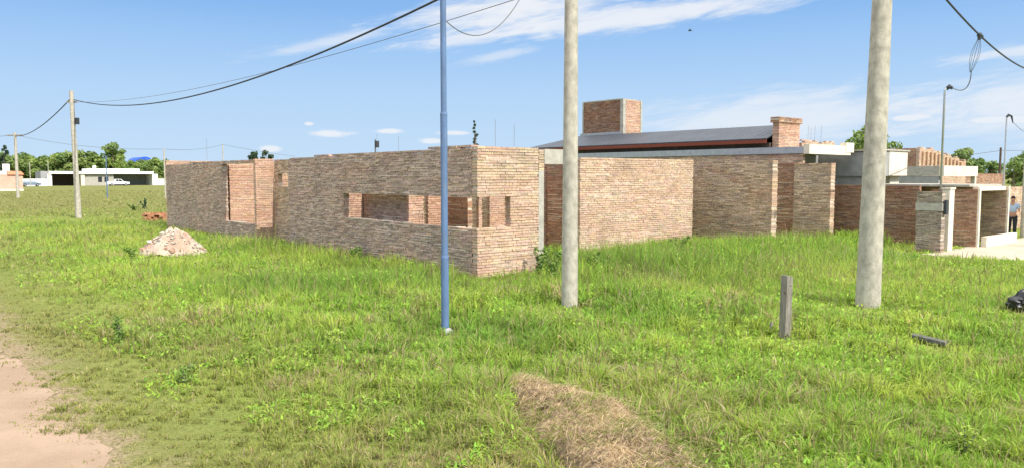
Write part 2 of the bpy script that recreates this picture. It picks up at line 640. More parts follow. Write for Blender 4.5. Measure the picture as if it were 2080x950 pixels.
def brick_wall(mb, axis, s0, s1, t0, t1, z0, z1, openings=(), pal=PAL_MIX, top=None, course=.068, rough=.008, mortar=MORTAR, ragged=0.0, strips=.55, vary=.28):
    bl, jt = .25, .008
    if pal is PAL_GREY or pal is PAL_MIX:
        vary, strips, rough, mortar = .30, .75, rough * 1.2, (.55, .46, .37) if mortar == MORTAR else mortar
    zs = z0
    k = 0
    palA = np.array(sorted(pal, key=lambda c_: c_[2] / c_[0]))
    palA = (palA.mean(0) * np.array([1.0, .98, 1.0]) + (palA - palA.mean(0)) * .55) * .93
    rec = .004
    if pal is PAL_TAN or pal is PAL_PINK:
        vary, strips, rec, mortar = .17, .30, .007, (.50, .42, .33)

    def put(sa, sb, a, b, za, zb, col):
        if axis == 'u':
            mb.box(a, b, sa, sb, za, zb, col)
        else:
            mb.box(sa, sb, a, b, za, zb, col)
    nc = int(round((z1 - z0) / course))
    h = (z1 - z0) / nc
    for c in range(nc):
        za = z0 + c * h
        zm = za + h * .5
        cuts = sorted([(o[0], o[1]) for o in openings if o[2] < zm < o[3]])
        runs = []
        p = s0
        for a, b in cuts:
            if a > p:
                runs.append((p, a))
            p = max(p, b)
        if p < s1:
            runs.append((p, s1))
        off = (c % 2) * .5 * bl + rng.uniform(-.03, .03)
        dz = rng.uniform(-.003, .003)
        for (a, b) in runs:
            s = a - off
            while s < b:
                q0, q1 = max(s, a), min(s + bl - jt, b)
                s += bl + rng.uniform(-.006, .006)
                if q1 - q0 < .03:
                    continue
                sm = .5 * (q0 + q1)
                if top is not None and zm > top(sm):
                    continue
                if ragged and c >= nc - 2 and rng.random() < ragged:
                    continue
                pn = vnoise(np.array([sm * 1.3 + t0 * 7]), np.array([zm * 2.6]), 71)[0] * .75 + vnoise(np.array([sm * .5]), np.array([zm * 1.1 + t0]), 72)[0] * .45
                col = palA[int(np.clip((pn - .1) * len(palA) + rng.normal(0, 1.0), 0, len(palA) - 1))] * rng.uniform(1 - vary, 1 + .6 * vary) * np.array([1, rng.uniform(.95, 1.05), rng.uniform(.92, 1.08)])
                r1, r2 = rng.uniform(-rough, rough, 2)
                if rng.random() < .08:
                    r1 += rng.uniform(-.012, .006)
                put(q0 + rng.uniform(-.002, .002), q1, t0 + r1, t1 + r2, za + dz + .005, za + h - .010 + dz + rng.uniform(-.003, .003), tuple(np.clip(col, .03, .8)))
            # squeezed-out mortar along the bed joint, in broken lengths
            p_ = a + rng.uniform(0, 1.2)
            while p_ < b - .2:
                q_ = min(b, p_ + rng.uniform(.2, 1.5))
                if rng.random() < strips and (top is None or zm < top(p_) - .1) and c < nc - 2:
                    e_ = rough * .4 + rng.uniform(.001, .005)
                    k_ = rng.uniform(.9, 1.25)
                    put(p_ + .012, q_ - .012, t0 - e_, t1 + e_, za + h - .013 + dz, za + h + rng.uniform(.001, .007) + dz, tuple(np.array(mortar) * k_))
                p_ = q_ + rng.uniform(.1, 1.0)
    # mortar core, cut round the openings
    ss = sorted(set([s0, s1] + [x for o in openings for x in (o[0], o[1]) if s0 < x < s1]))
    if top is not None:
        ss = sorted(set(ss) | set(np.arange(s0, s1, .5)))
    zz = sorted(set([z0, z1] + [x for o in openings for x in (o[2], o[3]) if z0 < x < z1]))
    ins = .010 + rec
    for i in range(len(ss) - 1):
        for j in range(len(zz) - 1):
            sm, zm = .5 * (ss[i] + ss[i + 1]), .5 * (zz[j] + zz[j + 1])
            if any(o[0] < sm < o[1] and o[2] < zm < o[3] for o in openings):
                continue

            def hole(x, z):
                return any(o[0] < x < o[1] and o[2] < z < o[3] for o in openings)
            sa, sb, za, zb = ss[i], ss[i + 1], zz[j], zz[j + 1]
            sa += ins if (sa == s0 or hole(sa - .01, zm)) else 0
            sb -= ins if (sb == s1 or hole(sb + .01, zm)) else 0
            zb -= (.025 + (.14 if ragged else 0)) if zb == z1 else (ins if hole(sm, zb + .01) else 0)
            za += ins if hole(sm, za - .01) else 0
            if top is not None:
                zb = min(zb, min(top(sa), top(sb)) - .06)
                if zb <= za:
                    continue
            m = np.array(mortar) * rng.uniform(.92, 1.06)
            put(sa, sb, t0 + ins + .003, t1 - ins - .003, za, zb, tuple(m))


def wall_part(parent, name, *a, **k):
    mb = MB(VU)
    brick_wall(mb, *a, **k)
    return mb.build(name, 'brick', parent)


def rods(parent, spots, z0, z1, r=.005):
    for (v, u) in spots:
        m = MB(VU)
        t = rng.uniform(-.03, .03, 2)
        m.tube([(v, u, z0), (v + t[0] * .4, u + t[1] * .4, (z0 + z1) / 2), (v + t[0], u + t[1], z1 + rng.uniform(-.15, .15))], r, 5)
        m.build('rebar', 'rebar', parent)


# ---- the unfinished house on the corner
HA = block_thing('unfinished_house', 'roofless unfinished brick house on the corner with a long slot window wrapping its front edge', 'house', 0, 0)
top_side = lambda s: 3.20 + (.05 if s < 2.2 else 0) - (.06 if s > 7.4 else 0) - (.03 if s > 9.6 else 0) + (vnoise(np.array([s * 1.1]), np.array([0.]), 4)[0] - .5) * .09
wall_part(HA, 'side_wall', 'u', .232, 10.72, 0, .22, 0, 3.264, [(.2, 6.78, 1.21, 2.0)], PAL_GREY, top_side, rough=.011)
wall_part(HA, 'front_wall', 'v', 0, 2.0, 0, .22, 0, 3.23, [(-.02, 1.05, 1.21, 2.0)], PAL_TAN)
wall_part(HA, 'door_header', 'v', 2.012, 2.2, .004, .216, 2.66, 3.18, (), PAL_TAN)
wall_part(HA, 'recess_wall', 'v', .235, .73, 10.5, 10.7, 0, 3.13, (), PAL_MIX)
wall_part(HA, 'recess_wall', 'u', 10.51, 13.64, .74, .92, 0, 3.13, [(12.45, 13.32, 2.13, 2.59)], PAL_MIX)
wall_part(HA, 'pier', 'v', 0, .73, 13.65, 13.85, 0, 3.16, (), PAL_PINK)
top_left = lambda s: 3.14 - max(0, s - 17) * .006 - (.02 if s > 21 else 0)
wall_part(HA, 'side_wall', 'u', 13.862, 24.7, 0, .22, 0, 3.128, [(13.83, 17.15, .68, 3.0)], PAL_GREY, top_left, rough=.010)
wall_part(HA, 'end_wall', 'v', 0, 5.5, 24.71, 24.9, 0, 3.264, (), PAL_TAN)
# partitions seen through the openings
wall_part(HA, 'partition_wall', 'v', .42, 1.9, 17.5, 17.65, 0, 2.99, (), PAL_PINK)
wall_part(HA, 'partition_wall', 'u', 17.66, 20.5, .42, .57, 0, 2.99, (), PAL_MIX)
wall_part(HA, 'partition_wall', 'v', .24, .79, 6.95, 7.10, 0, 2.92, (), PAL_PINK)
wall_part(HA, 'partition_wall', 'u', 4.46, 7.11, .80, .95, 0, 2.92, (), PAL_GREY)
wall_part(HA, 'partition_wall', 'v', .80, 1.33, 4.30, 4.45, 0, 2.92, (), PAL_PINK)
wall_part(HA, 'partition_wall', 'v', 1.95, 2.49, 5.0, 5.15, 0, 2.92, (), PAL_PINK)
wall_part(HA, 'partition_wall', 'u', 3.70, 5.16, 2.50, 2.68, 0, 2.92, (), PAL_RED)
wall_part(HA, 'partition_wall', 'v', 3.90, 5.49, 4.40, 4.55, 0, 2.92, (), PAL_PINK)
wall_part(HA, 'partition_wall', 'v', 3.46, 3.60, 4.40, 4.54, 0, 2.92, (), PAL_PINK)
wall_part(HA, 'partition_wall', 'u', 2.16, 3.42, 5.50, 5.70, 0, 3.06, (), PAL_RED)
wall_part(HA, 'partition_wall', 'v', 4.85, 5.75, 3.55, 3.70, 0, 2.92, (), PAL_PINK)
wall_part(HA, 'partition_wall', 'v', .9, 5.5, 13.9, 14.05, 0, 2.9, [(1.8, 2.7, 0, 2.1)], PAL_PINK)
wall_part(HA, 'back_wall', 'u', 4.56, 24.69, 5.51, 5.68, 0, 2.92, [(8, 9, .9, 2.1), (16, 17.2, .9, 2.1)], PAL_MIX)
# lit front wall further back, facing the right-hand street
wall_part(HA, 'front_wall', 'v', 5.5, 11.2, 1.95, 2.15, 0, 3.08, (), PAL_TAN)
wall_part(HA, 'side_wall', 'u', 2.16, 9.0, 11.0, 11.2, 0, 3.06, (), PAL_MIX)
m = MB(VU)
m.box(2.012, 2.2, .01, .2, 0, 2.65)
m.build('door_post', 'concrete', HA)
m = MB(VU)
m.box(3.2, 3.4, .012, .2, 0, 2.81)
m.build('door_post', 'concrete', HA)
m = MB(VU)
m.box(2.21, 3.42, 0, .21, 2.815, 3.2)
m.build('lintel_beam', 'concrete', HA)
rods(HA, [(5.58, 12.5), (5.58, 14.2), (5.0, 4.48), (4.2, 4.48), (2.0, 24.8)], 2.6, 4.2)

# ---- boundary walls further along
B3 = block_thing('brick_wall', 'dark brick boundary wall with one sunlit end, next to the wide sunlit front wall', 'wall', 12.9, -.15)
wall_part(B3, 'wall_panel', 'u', -.15, 5.5, 12.9, 13.24, 0, 3.06, (), PAL_MIX)
B4 = block_thing('brick_wall', 'dark stepped brick boundary wall with a sunlit end and a reddish set-back part, under the flat roof edge', 'wall', 16.4, -.5)
wall_part(B4, 'wall_panel', 'u', -.48, 1.02, 16.4, 16.72, 0, 3.0, (), PAL_MIX)
wall_part(B4, 'set_back_panel', 'u', 1.03, 5.5, 16.75, 16.95, 0, 3.04, (), PAL_RED)
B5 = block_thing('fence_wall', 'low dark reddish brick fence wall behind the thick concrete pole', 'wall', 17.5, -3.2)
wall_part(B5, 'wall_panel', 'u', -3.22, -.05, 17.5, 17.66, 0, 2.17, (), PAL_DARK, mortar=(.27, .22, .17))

# ---- meter pillar with the service mast
MP = block_thing('meter_pillar', 'greyish brick meter pillar with a concrete band and a tall thin service mast on top', 'pillar', 15.5, -4.7)
wall_part(MP, 'brick_pier', 'u', -4.72, -3.92, 15.5, 15.8, 0, 1.36, (), PAL_PIER, rough=.014)
wall_part(MP, 'brick_pier', 'u', -4.72, -3.92, 15.5, 15.8, 1.62, 2.0, (), PAL_PIER, rough=.012)
m = MB(VU)
m.box(15.48, 15.82, -4.74, -3.90, 1.365, 1.615)
m.build('concrete_band', 'concrete', MP)
m = MB(VU)
m.box(15.55, 15.74, -4.83, -4.762, 1.25, 1.72)
m.build('meter_box', 'dark_box', MP)
m = MB(VU)
m.tube([(15.65, -4.6, 1.9), (15.65, -4.6, 5.25), (15.66, -4.62, 5.33), (15.72, -4.66, 5.36)], .035, 8)
m.build('mast', 'galvanised', MP, smooth=True)
m = MB(VU)
m.tube([(15.69, -4.64, 5.33), (15.76, -4.69, 5.40), (15.85, -4.75, 5.35)], [.06, .075, .05], 8)
m.build('mast_cap', 'dark_box', MP, smooth=True)

GP = block_thing('gate_post', 'narrow pale rendered gate post beside the meter pillar', 'post', 16.45, -4.6)
m = MB(VU)
m.box(16.22, 16.62, -4.68, -4.45, 0, 2.06)
m.build('shaft', 'plaster_cream', GP)
m = MB(VU)
m.box(16.19, 16.65, -4.71, -4.42, 2.06, 2.12)
m.build('cap', 'plaster_cream', GP)

# ---- low carport with white sill wall
CP = block_thing('brick_carport', 'low brick carport with a pale lintel and a white sill wall beside the paved driveway', 'carport', 18.6, -4.7)
wall_part(CP, 'side_wall', 'u', -4.72, -3.2, 18.6, 18.76, 0, 2.05, (), [tuple(np.array(c) * 1.05) for c in PAL_RED])
wall_part(CP, 'side_wall', 'u', -4.72, -1.1, 21.6, 21.74, 0, 2.11, (), PAL_MIX)
wall_part(CP, 'back_wall', 'v', 18.6, 21.75, -1.09, -.93, 0, 2.0, (), PAL_RED)
m = MB(VU)
m.box(18.77, 21.59, -4.70, -4.5, 1.98, 2.12)
m.build('lintel', 'plaster_cream', CP)
m = MB(VU)
m.box(18.5, 21.8, -4.49, -.9, 2.122, 2.2)
m.build('roof_slab', 'concrete', CP)
m = MB(VU)
m.box(18.9, 22.1, -4.98, -4.80, 0, .36)
m.build('sill_wall', 'plaster_cream', CP)
m = MB(VU)
m.box(18.62, 18.75, -4.79, -4.723, 0, 2.07)
m.build('jamb', 'plaster_cream', CP)
m = MB(VU)
m.box(21.61, 21.73, -4.79, -4.723, 0, 2.13)
m.build('jamb', 'plaster_cream', CP)

BW = block_thing('brick_wall', 'brick yard wall behind the standing person at the far right', 'wall', 22.3, -2.5)
wall_part(BW, 'wall_panel', 'v', 22.3, 33, -2.5, -2.34, 0, 2.0, (), PAL_MIX, course=.075)
BX = block_thing('brick_wall', 'far pinkish brick wall below the dark trees at the right', 'wall', 38, 7)
wall_part(BX, 'wall_panel', 'v', 37, 60, 7, 7.2, 0, 2.7, (), PAL_RED, course=.09)

# ---- roofed brick house behind
RH = block_thing('roofed_house', 'brick house with a long dark metal roof, red eaves board and brick water tower', 'house', 17.9, 1.3)
wall_part(RH, 'side_wall', 'u', 1.5, 14.4, 17.9, 18.08, 0, 3.42, [(3, 4.5, .9, 2.0)], PAL_MIX, course=.075)
m = MB(VU)
m.box(17.85, 18.15, 1.452, 14.45, 3.425, 3.70)
for k in range(6):
    m.box(17.846, 17.85, 2.2 + k * 2.1, 2.22 + k * 2.1, 3.43, 3.69)
m.build('flashing', 'galvanised', RH)
m = MB(VU)
m.box(17.85, 21.35, 1.20, 1.45, 3.40, 3.78)
m.box(20.9, 21.6, 1.18, 1.46, 3.52, 3.93)
m.build('front_fascia', 'plaster_cream', RH)
m = MB(VU)
m.box(18.16, 21.6, 1.46, 3.2, 3.44, 3.56)
m.build('canopy_slab', 'concrete', RH)
m = MB(VU)
m.box(18.09, 24, 2.9, 3.08, 0, 3.43)
m.build('front_wall', 'plaster_grey', RH)
m = MB(VU)
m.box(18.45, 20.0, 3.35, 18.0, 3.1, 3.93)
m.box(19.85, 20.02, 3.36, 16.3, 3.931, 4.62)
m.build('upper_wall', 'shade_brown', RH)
# roof: two slopes, the left one seen
eu0, eu1 = 3.32, 18.7
Lv, Nv = 18.15, 20.08
ez, rz_ = 4.06, 4.73
m = MB(VU)
m.hexa([(Lv, eu0, ez), (Nv, eu0, rz_), (Nv, 16.35, rz_), (Lv, eu1, ez), (Lv, eu0, ez + .05), (Nv, eu0, rz_ + .05), (Nv, 16.35, rz_ + .05), (Lv, eu1, ez + .05)])
for k in range(50):                                   # standing ribs of the sheeting
    u_ = eu0 + .15 + k * .28
    if u_ < 16.2:
        m.hexa([(Lv, u_, ez + .05), (Nv, u_, rz_ + .05), (Nv, u_ + .04, rz_ + .05), (Lv, u_ + .04, ez + .05),
                (Lv, u_, ez + .054), (Nv, u_, rz_ + .054), (Nv, u_ + .04, rz_ + .054), (Lv, u_ + .04, ez + .054)])
m.build('roof', 'roof_metal', RH)
m = MB(VU)
m.box(Lv - .03, Lv + .02, eu0, eu1 - .05, 3.90, 4.058)
m.build('eaves_board', 'red_wood', RH)
for k in range(14):
    m = MB(VU)
    u_ = 3.6 + k * 1.1
    m.box(Lv + .03, Lv + .3, u_, u_ + .07, 3.93, 4.05)
    m.build('rafter_end', 'dark_wood', RH)
ch = MB(VU)
brick_wall(ch, 'v', 18.55, 20.25, 2.98, 3.28, 3.3, 4.78, (), PAL_PINK)
chm = ch.build('chimney_wall', 'brick', RH)
m = MB(VU)
brick_wall(m, 'v', 18.45, 20.36, 2.92, 3.34, 4.78, 5.02, (), PAL_RED)
m.build('cap', 'brick', RH)
tw = MB(VU)
tv0, tv1, tu0, tu1, tz = 21.15, 22.75, 14.05, 17.2, 6.80
brick_wall(tw, 'u', tu0 + .22, tu1 - .1, tv0, tv0 + .15, 4.2, tz - .05, (), PAL_DARK, course=.09, mortar=(.33, .27, .22))  # unlit left face: its shade is put into a darker brick palette
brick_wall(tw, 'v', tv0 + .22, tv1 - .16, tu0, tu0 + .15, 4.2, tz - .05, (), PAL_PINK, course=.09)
tw.box(tv0 + .17, tv1 - .1, tu0 + .17, tu1 - .12, 4, tz - .1, (.35, .28, .22))
tower = tw.build('water_tower', 'brick', RH)
m = MB(VU)
m.box(tv0 - .02, tv0 + .2, tu0 - .02, tu0 + .2, 4, tz)
m.box(tv1 - .14, tv1, tu0 - .018, tu0 + .2, 4, tz - .03)
m.box(tv0 - .018, tv0 + .2, tu1 - .1, tu1, 4, tz - .03)
m.box(tv0, tv1 - .15, tu0 + .21, tu1 - .01, tz - .045, tz + .02)
m.build('corner_column', 'concrete', RH)
m = MB(VU)
m.box(tv0 - .08, tv0 - .02, tu0 + .1, tu1 + .1, 4.4, 4.98)
m.build('tower_flashing', 'galvanised', RH)
wall_part(RH, 'parapet_wall', 'v', 20.4, 23.4, 2.95, 3.1, 3.57, 4.12, (), PAL_TAN, ragged=.2)
rods(RH, [(21.0, 3.0), (21.3, 3.02), (21.6, 3.0), (22.2, 3.02)], 4.0, 4.75)
m = MB(VU)
m.box(20.9, 21.7, 2.896, 2.90, 2.1, 2.75)
m.build('window', 'glass_dark', RH)

# ---- flat-roofed rendered houses to the right
H3 = block_thing('flat_roofed_house', 'rendered house with a deep boxy cream parapet just right of the thick pole', 'house', 21.9, 0)
m = MB(VU)
m.box(22.35, 24.15, -.02, .2, 2.52, 3.58)
m.build('front_parapet', 'plaster_cream', H3)
m = MB(VU)
m.box(21.9, 22.349, .0, 4.4, 2.50, 3.56)
m.box(22.35, 24.13, .201, 4.4, 2.50, 3.40)
m.build('side_parapet', 'plaster_grey', H3)
m = MB(VU)
m.box(21.8, 24.25, -.08, 4.5, 3.585, 3.65)
m.build('coping', 'concrete', H3)
m = MB(VU)
m.box(22.0, 24.1, .9, 4.3, 0, 2.5)
m.build('wall', 'plaster_grey', H3)
m = MB(VU)
m.box(23.2, 24.12, .3, .895, 1.9, 2.495)
m.build('cream_panel', 'plaster_cream', H3)
for v_ in (22.15, 22.75):
    m = MB(VU)
    m.box(v_, v_ + .4, .893, .9, 1.7, 2.42)
    m.build('window', 'glass_dark', H3)

H4 = block_thing('flat_roofed_house', 'grey rendered house with a thin cream canopy edge behind the meter pillar', 'house', 28.3, 0)
m = MB(VU)
m.box(28.3, 32.7, -.02, .2, 2.5, 3.0)
m.build('canopy_edge', 'plaster_cream', H4)
m = MB(VU)
m.box(28.28, 32.68, .21, 3.2, 2.52, 2.98)
m.build('canopy_slab', 'concrete', H4)
m = MB(VU)
m.box(28.3, 28.5, .21, 3.2, 0, 2.51)
m.build('side_wall', 'plaster_grey', H4)
wall_part(H4, 'front_wall', 'v', 28.51, 32.6, 2.6, 2.8, 0, 2.5, [(29.6, 30.6, .9, 2.1)], PAL_RED, course=.09)
m = MB(VU)
m.box(32.4, 32.6, .0, .2, 0, 2.49)
m.build('porch_column', 'plaster_cream', H4)

H5 = block_thing('unfinished_house', 'small half-built brick house with a jagged sloping top of upright bricks, far right', 'house', 33, 3)
wall_part(H5, 'side_wall', 'u', 3.2, 7, 33, 33.2, 0, 4.05, (), PAL_RED, course=.085)
tp = lambda s: 3.98 - max(0, s - 34.5) * .12 + (.12 if int(s * 1.6) % 2 else 0)
wall_part(H5, 'front_wall', 'v', 33, 39.8, 3, 3.19, 0, 4.1, [(34.5, 35.5, 1, 2.2)], PAL_TAN, tp, course=.085)
for k in range(11):
    m = MB(VU)
    v_ = 33.3 + k * .55
    m.box(v_, v_ + .16, 2.9, 2.99, 3.15, 3.85 - max(0, v_ - 34.5) * .12, (.46, .30, .19))
    m.build('brick_stub', 'brick', H5)
m = MB(VU)
m.box(32.94, 33.3, 2.8, 3.18, 0, 3.0)
m.build('corner_post', 'plaster_cream', H5)

# ------------------------------------------------------------------ poles
def round_pole(name, label, x, y, h, r0, r1, material='concrete_pole', lean=(0, 0), cat='utility pole', n=20, group=None):
    t = thing(name, label, cat, (x, y, 0), 0, group)
    m = MB()
    zs = np.concatenate([[-.02, -.015], np.linspace(0, h, 9), [h + .004]])
    m.tube([(x + lean[0] * z / h, y + lean[1] * z / h, z) for z in zs], np.interp(zs, [0, h], [r0, r1]), n)
    m.build('shaft', material, t, smooth=True)
    return t


P1 = round_pole('utility_pole', 'slim round concrete pole in front of the doorway, second pole from the right', 1.11, 14.57, 8.2, .158, .11)
P2 = round_pole('utility_pole', 'thick round concrete pole, the widest one, in the grass at right', 6.86, 14.57, 8.4, .228, .150, lean=(.10, 0))
for P_, (x, y) in ((P1, (1.11, 14.57)), (P2, (6.95, 14.57))):
    m = MB()
    zt = 7.1
    m.tube([(x - .19, y, zt), (x + .19, y, zt)], .03, 6)
    m.tube([(x, y - .2, zt), (x, y + .2, zt)], .03, 6)
    m.build('bracket', 'galvanised', P_)
P3 = round_pole('utility_pole', 'pale concrete pole with a small dark box, standing in the open field at left', -26.1, 45.9, 7.55, .17, .115, lean=(-.12, 0))
m = MB()
m.box(-26.03, -25.86, 45.8, 46.0, 5.58, 5.96)
m.build('junction_box', 'dark_box', P3)
m = MB()
m.box(-26.5, -25.9, 45.86, 45.94, 6.85, 6.95)
m.build('crossarm', 'old_wood', P3)
P4 = round_pole('utility_pole', 'far concrete pole with a short crossarm before the pink house', -57.3, 88.6, 7.5, .19, .13, lean=(0, 0))
m = MB()
m.box(-58.2, -56.4, 88.5, 88.7, 7.1, 7.25)
m.build('crossarm', 'old_wood', P4)
P5 = round_pole('utility_pole', 'brownish pole cut by the right edge of the picture', 20.98, 31.2, 7.3, .13, .10)
FAR = [(333, 303, 85, 'thin far pole beside the left end of the brick house'),
       (452, 292, 120, 'far pole rising behind the left part of the brick house'),
       (60, 330, 180, 'small distant pole behind the blue-grey car'),
       (97, 325, 190, 'small distant pole at the corner of the white modern house'),
       (2033, 300, 62, 'dark wooden pole far off among the trees at right')]


def at(px, py, Y):
    """world point at forward distance Y seen at photo pixel, used once to survey positions"""
    dx, dv = (px - 1040) / F, (475 - py) / F
    d = np.array([dx, cos(TH) + dv * sin(TH), -sin(TH) + dv * cos(TH)])
    return np.array([0, 0, CZ]) + d * Y


for (px, py, Y, lab) in FAR:
    p = at(px, py, Y)
    round_pole('utility_pole', lab, p[0], p[1], p[2], .10 if px != 333 else .09, .08, 'dark_wood' if px == 2033 else 'concrete_pole', n=8)
p = at(762, 290, 140)
PT = round_pole('utility_pole', 'far pole carrying a dark transformer, just above the long brick side wall', p[0], p[1], p[2] + .6, .12, .1, 'dark_wood', n=8)
m = MB()
m.tube([(p[0] + .35, p[1], p[2] - .9), (p[0] + .35, p[1], p[2] + .3)], .38, 10)
m.build('transformer', 'dark_box', PT)
p = at(2045, 238, 45)
SM = round_pole('service_mast', 'thin grey service mast with a hooked top above the far right walls', p[0], p[1], p[2], .045, .04, 'galvanised', cat='mast', n=8)
m = MB()
m.tube([(p[0], p[1], p[2]), (p[0] + .1, p[1], p[2] + .12), (p[0] + .28, p[1], p[2] + .05), (p[0] + .38, p[1], p[2] - .35)], [.07, .08, .06, .025], 8)
m.build('mast_hook', 'dark_box', SM)

# blue stepped lamp post
BP = thing('lamp_post', 'blue painted steel post stepped in three sections, standing in the grass near the corner', 'lamp post', (-1.07, 12.07, 0))
x, y = -1.07, 12.07
segs = [(0.0, 1.22, .0625), (1.22, 3.47, .0555), (3.47, 5.35, .0465), (5.35, 7.4, .037)]
for i, (za, zb, r) in enumerate(segs):
    m = MB()
    m.tube([(x, y, za), (x, y, za + .004), (x, y, zb - .026), (x, y, zb - .02)], r, 20)
    m.build('post_section', 'blue_metal', BP, smooth=False)
    bpy.context.view_layer.update()
for (za, zb, r) in segs[:3]:
    m = MB()
    nr = [s_[2] for s_ in segs if s_[0] == zb][0]
    m.tube([(x, y, zb - .025), (x, y, zb), (x, y, zb + .03)], [r + .0015, r + .0015, nr + .002], 20)
    m.build('collar', 'blue_metal', BP)
m = MB()
m.tube([(x + .02, y - .01, 0), (x + .02, y - .01, .03), (x + .01, y, .05)], [.125, .11, .08], 11)
m.build('footing', 'plaster_grey', BP)
for o_ in BP.children:
    if o_.name.startswith('post_section'):
        o_.data.polygons.foreach_set('use_smooth', [len(p_.vertices) == 4 for p_ in o_.data.polygons])
p = at(215, 318, 88)
FB = round_pole('lamp_post', 'slim far blue lamp post in the field before the white modern house', p[0], p[1], p[2], .07, .05, 'blue_metal', cat='lamp post', n=8)


# ------------------------------------------------------------------ cables
def cable(name, label, A, B, sag, r, material='cable_black', n=48, cat='cable', group=None):
    A = np.array(A, float)
    B = np.array(B, float)
    t = np.linspace(0, 1, n)[:, None]
    P = A + (B - A) * t
    P[:, 2] -= (4 * sag * t * (1 - t))[:, 0]
    m = MB()
    m.tube(P, r, 6)
    o = m.build(name, material, None, tuple(A), smooth=True)
    return tag(o, label, cat, group), P


cable('power_cable', 'thick black power cable sagging from the slim concrete pole to the field pole', (1.0, 14.6, 7.0), (-26.15, 46.0, 7.05), 1.4, .026)
cable('power_cable', 'thin grey wire running below the thick cable towards the field pole', (1.0, 14.6, 6.1), (-26.1, 46.0, 6.9), .6, .008, 'wire_grey')
_, RC = cable('power_cable', 'thick black cable sloping from the thick concrete pole down to the right edge', (6.96, 14.6, 7.2), (20.95, 31.24, 6.75), .45, .026)
cable('service_cable', 'thin wire looping from the blue post up to the slim concrete pole', (-1.02, 12.1, 4.9), (1.0, 14.5, 8.1), 1.20, .008, 'wire_grey')
cable('power_cable', 'black cable running from the field pole back to the far crossarm pole', (-26.2, 46.0, 7.25), (-57.3, 88.6, 7.1), .65, .035)
cable('power_cable', 'thin far wire passing behind the field pole to the brick house end', (-57.2, 88.6, 7.2), tuple(at(333, 303, 85)), .5, .02, 'wire_grey')
cable('power_cable', 'thin far wire above the left end of the brick house', tuple(at(333, 303, 85)), tuple(at(452, 294, 120)), .35, .022, 'wire_grey')
cable('power_cable', 'thin far wire from the far pole down to the tree behind the house', tuple(at(452, 294, 120)), tuple(at(600, 318, 150)), .1, .025, 'wire_grey')
cable('power_cable', 'far wire leaving the crossarm pole at the left edge', (-57.4, 88.6, 7.2), (-80, 96, 7.4), .3, .03, 'wire_grey')
cable('power_cable', 'far wire between the dark wooden pole and the right edge of the picture', tuple(at(2033, 306, 62)), tuple(at(2130, 303, 64)), .05, .018, 'wire_grey')
cable('power_cable', 'far wire running left from the dark wooden pole behind the half-built house', tuple(at(2033, 306, 62)), tuple(at(1880, 322, 90)), .1, .018, 'wire_grey')
cable('service_cable', 'thin wire sagging from the hooked mast to the right', (SM.location.x + .3, SM.location.y, at(2055, 245, 45)[2]), tuple(at(2110, 275, 45)), .25, .012, 'wire_grey')

# connection on the right cable: clamp box and the bundle of service wires down to the mast
ci = int(np.argmin(np.abs((1040 + F * RC[:, 0] / RC[:, 1]) - 1976)))
cp = RC[ci]
tdir = RC[ci + 1] - RC[ci - 1]
tdir /= np.linalg.norm(tdir)
m = MB()
m.tube([cp - tdir * .16, cp - tdir * .1, cp + tdir * .02, cp + tdir * .24, cp + tdir * .28], [.03, .075, .06, .06, .03], 8)
m.tube([cp - tdir * .12 + (0, 0, -.02), cp - tdir * .12 + (0, 0, -.14)], .045, 6)
tag(m.build('cable_clamp', 'dark_box', None, tuple(cp)), 'black clamp gripping the sloping cable at upper right', 'clamp')
mast_top = np.array(vu1(15.82, -4.74, 5.38))
bot = np.array([cp[0] - .1, cp[1] - .15, 0])
bot = mast_top * .28 + cp * .72
bot[2] = 5.35
cc = MB()
for k in range(6):
    a = 2 * pi * k / 6
    o_ = np.array([cos(a), sin(a), 0]) * .13
    tt = np.linspace(0, 1, 16)[:, None]
    P = cp + (bot - cp) * tt
    P = P + o_ * np.sin(tt * pi * .95) * (1.0 if k % 2 else .6)
    P[:, 2] = cp[2] + (bot[2] + .25 - cp[2]) * tt[:, 0]
    cc.tube(P, .006, 5)
tt = np.linspace(0, 1, 24)[:, None]
b1 = P[-1]
c1 = b1 + np.array([0, 0, -.55])
c2 = mast_top + (b1 - mast_top) * .55 + np.array([0, 0, -.45])
Q = (1 - tt) ** 3 * b1 + 3 * (1 - tt) ** 2 * tt * c1 + 3 * (1 - tt) * tt ** 2 * c2 + tt ** 3 * mast_top
cc.tube(Q, .014, 6)
tag(cc.build('service_cable', 'wire_grey', None, tuple(cp)), 'bundle of thin wires hanging from the clamp and curling to the service mast', 'cable')

# ------------------------------------------------------------------ plants
def leaf_cloud(centers, radii, n, size, cols, flat=.75, up=.3):
    """n leaf faces spread through ellipsoid clumps; returns V, loops, sizes, colours"""
    centers = np.asarray(centers, float)
    radii = np.asarray(radii, float)
    w = radii ** 2
    idx = rng.choice(len(centers), n, p=w / w.sum())
    d = rng.normal(size=(n, 3))
    d /= np.linalg.norm(d, axis=1, keepdims=True)
    rr = rng.uniform(.35, 1.05, n) ** .6
    P = centers[idx] + d * (radii[idx] * rr)[:, None] * np.array([1, 1, flat])
    nrm = d * .7 + rng.normal(size=(n, 3)) * .6 + np.array([0, 0, up])
    nrm /= np.linalg.norm(nrm, axis=1, keepdims=True)
    a = np.cross(nrm, rng.normal(size=(n, 3)))
    a /= np.linalg.norm(a, axis=1, keepdims=True)
    b = np.cross(nrm, a)
    s = size * rng.uniform(.6, 1.4, n)[:, None]
    V = np.stack([P - a * s, P + b * s * .6, P + a * s, P - b * s * .6], 1).reshape(-1, 3)
    loops = np.arange(4 * n)
    sizes = np.full(n, 4)
    cols = np.asarray(cols, float)
    cl = cols[rng.integers(len(cols), size=len(centers))][idx] * rng.uniform(.7, 1.3, (n, 1))
    return V, loops, sizes, np.repeat(cl, 4, axis=0)


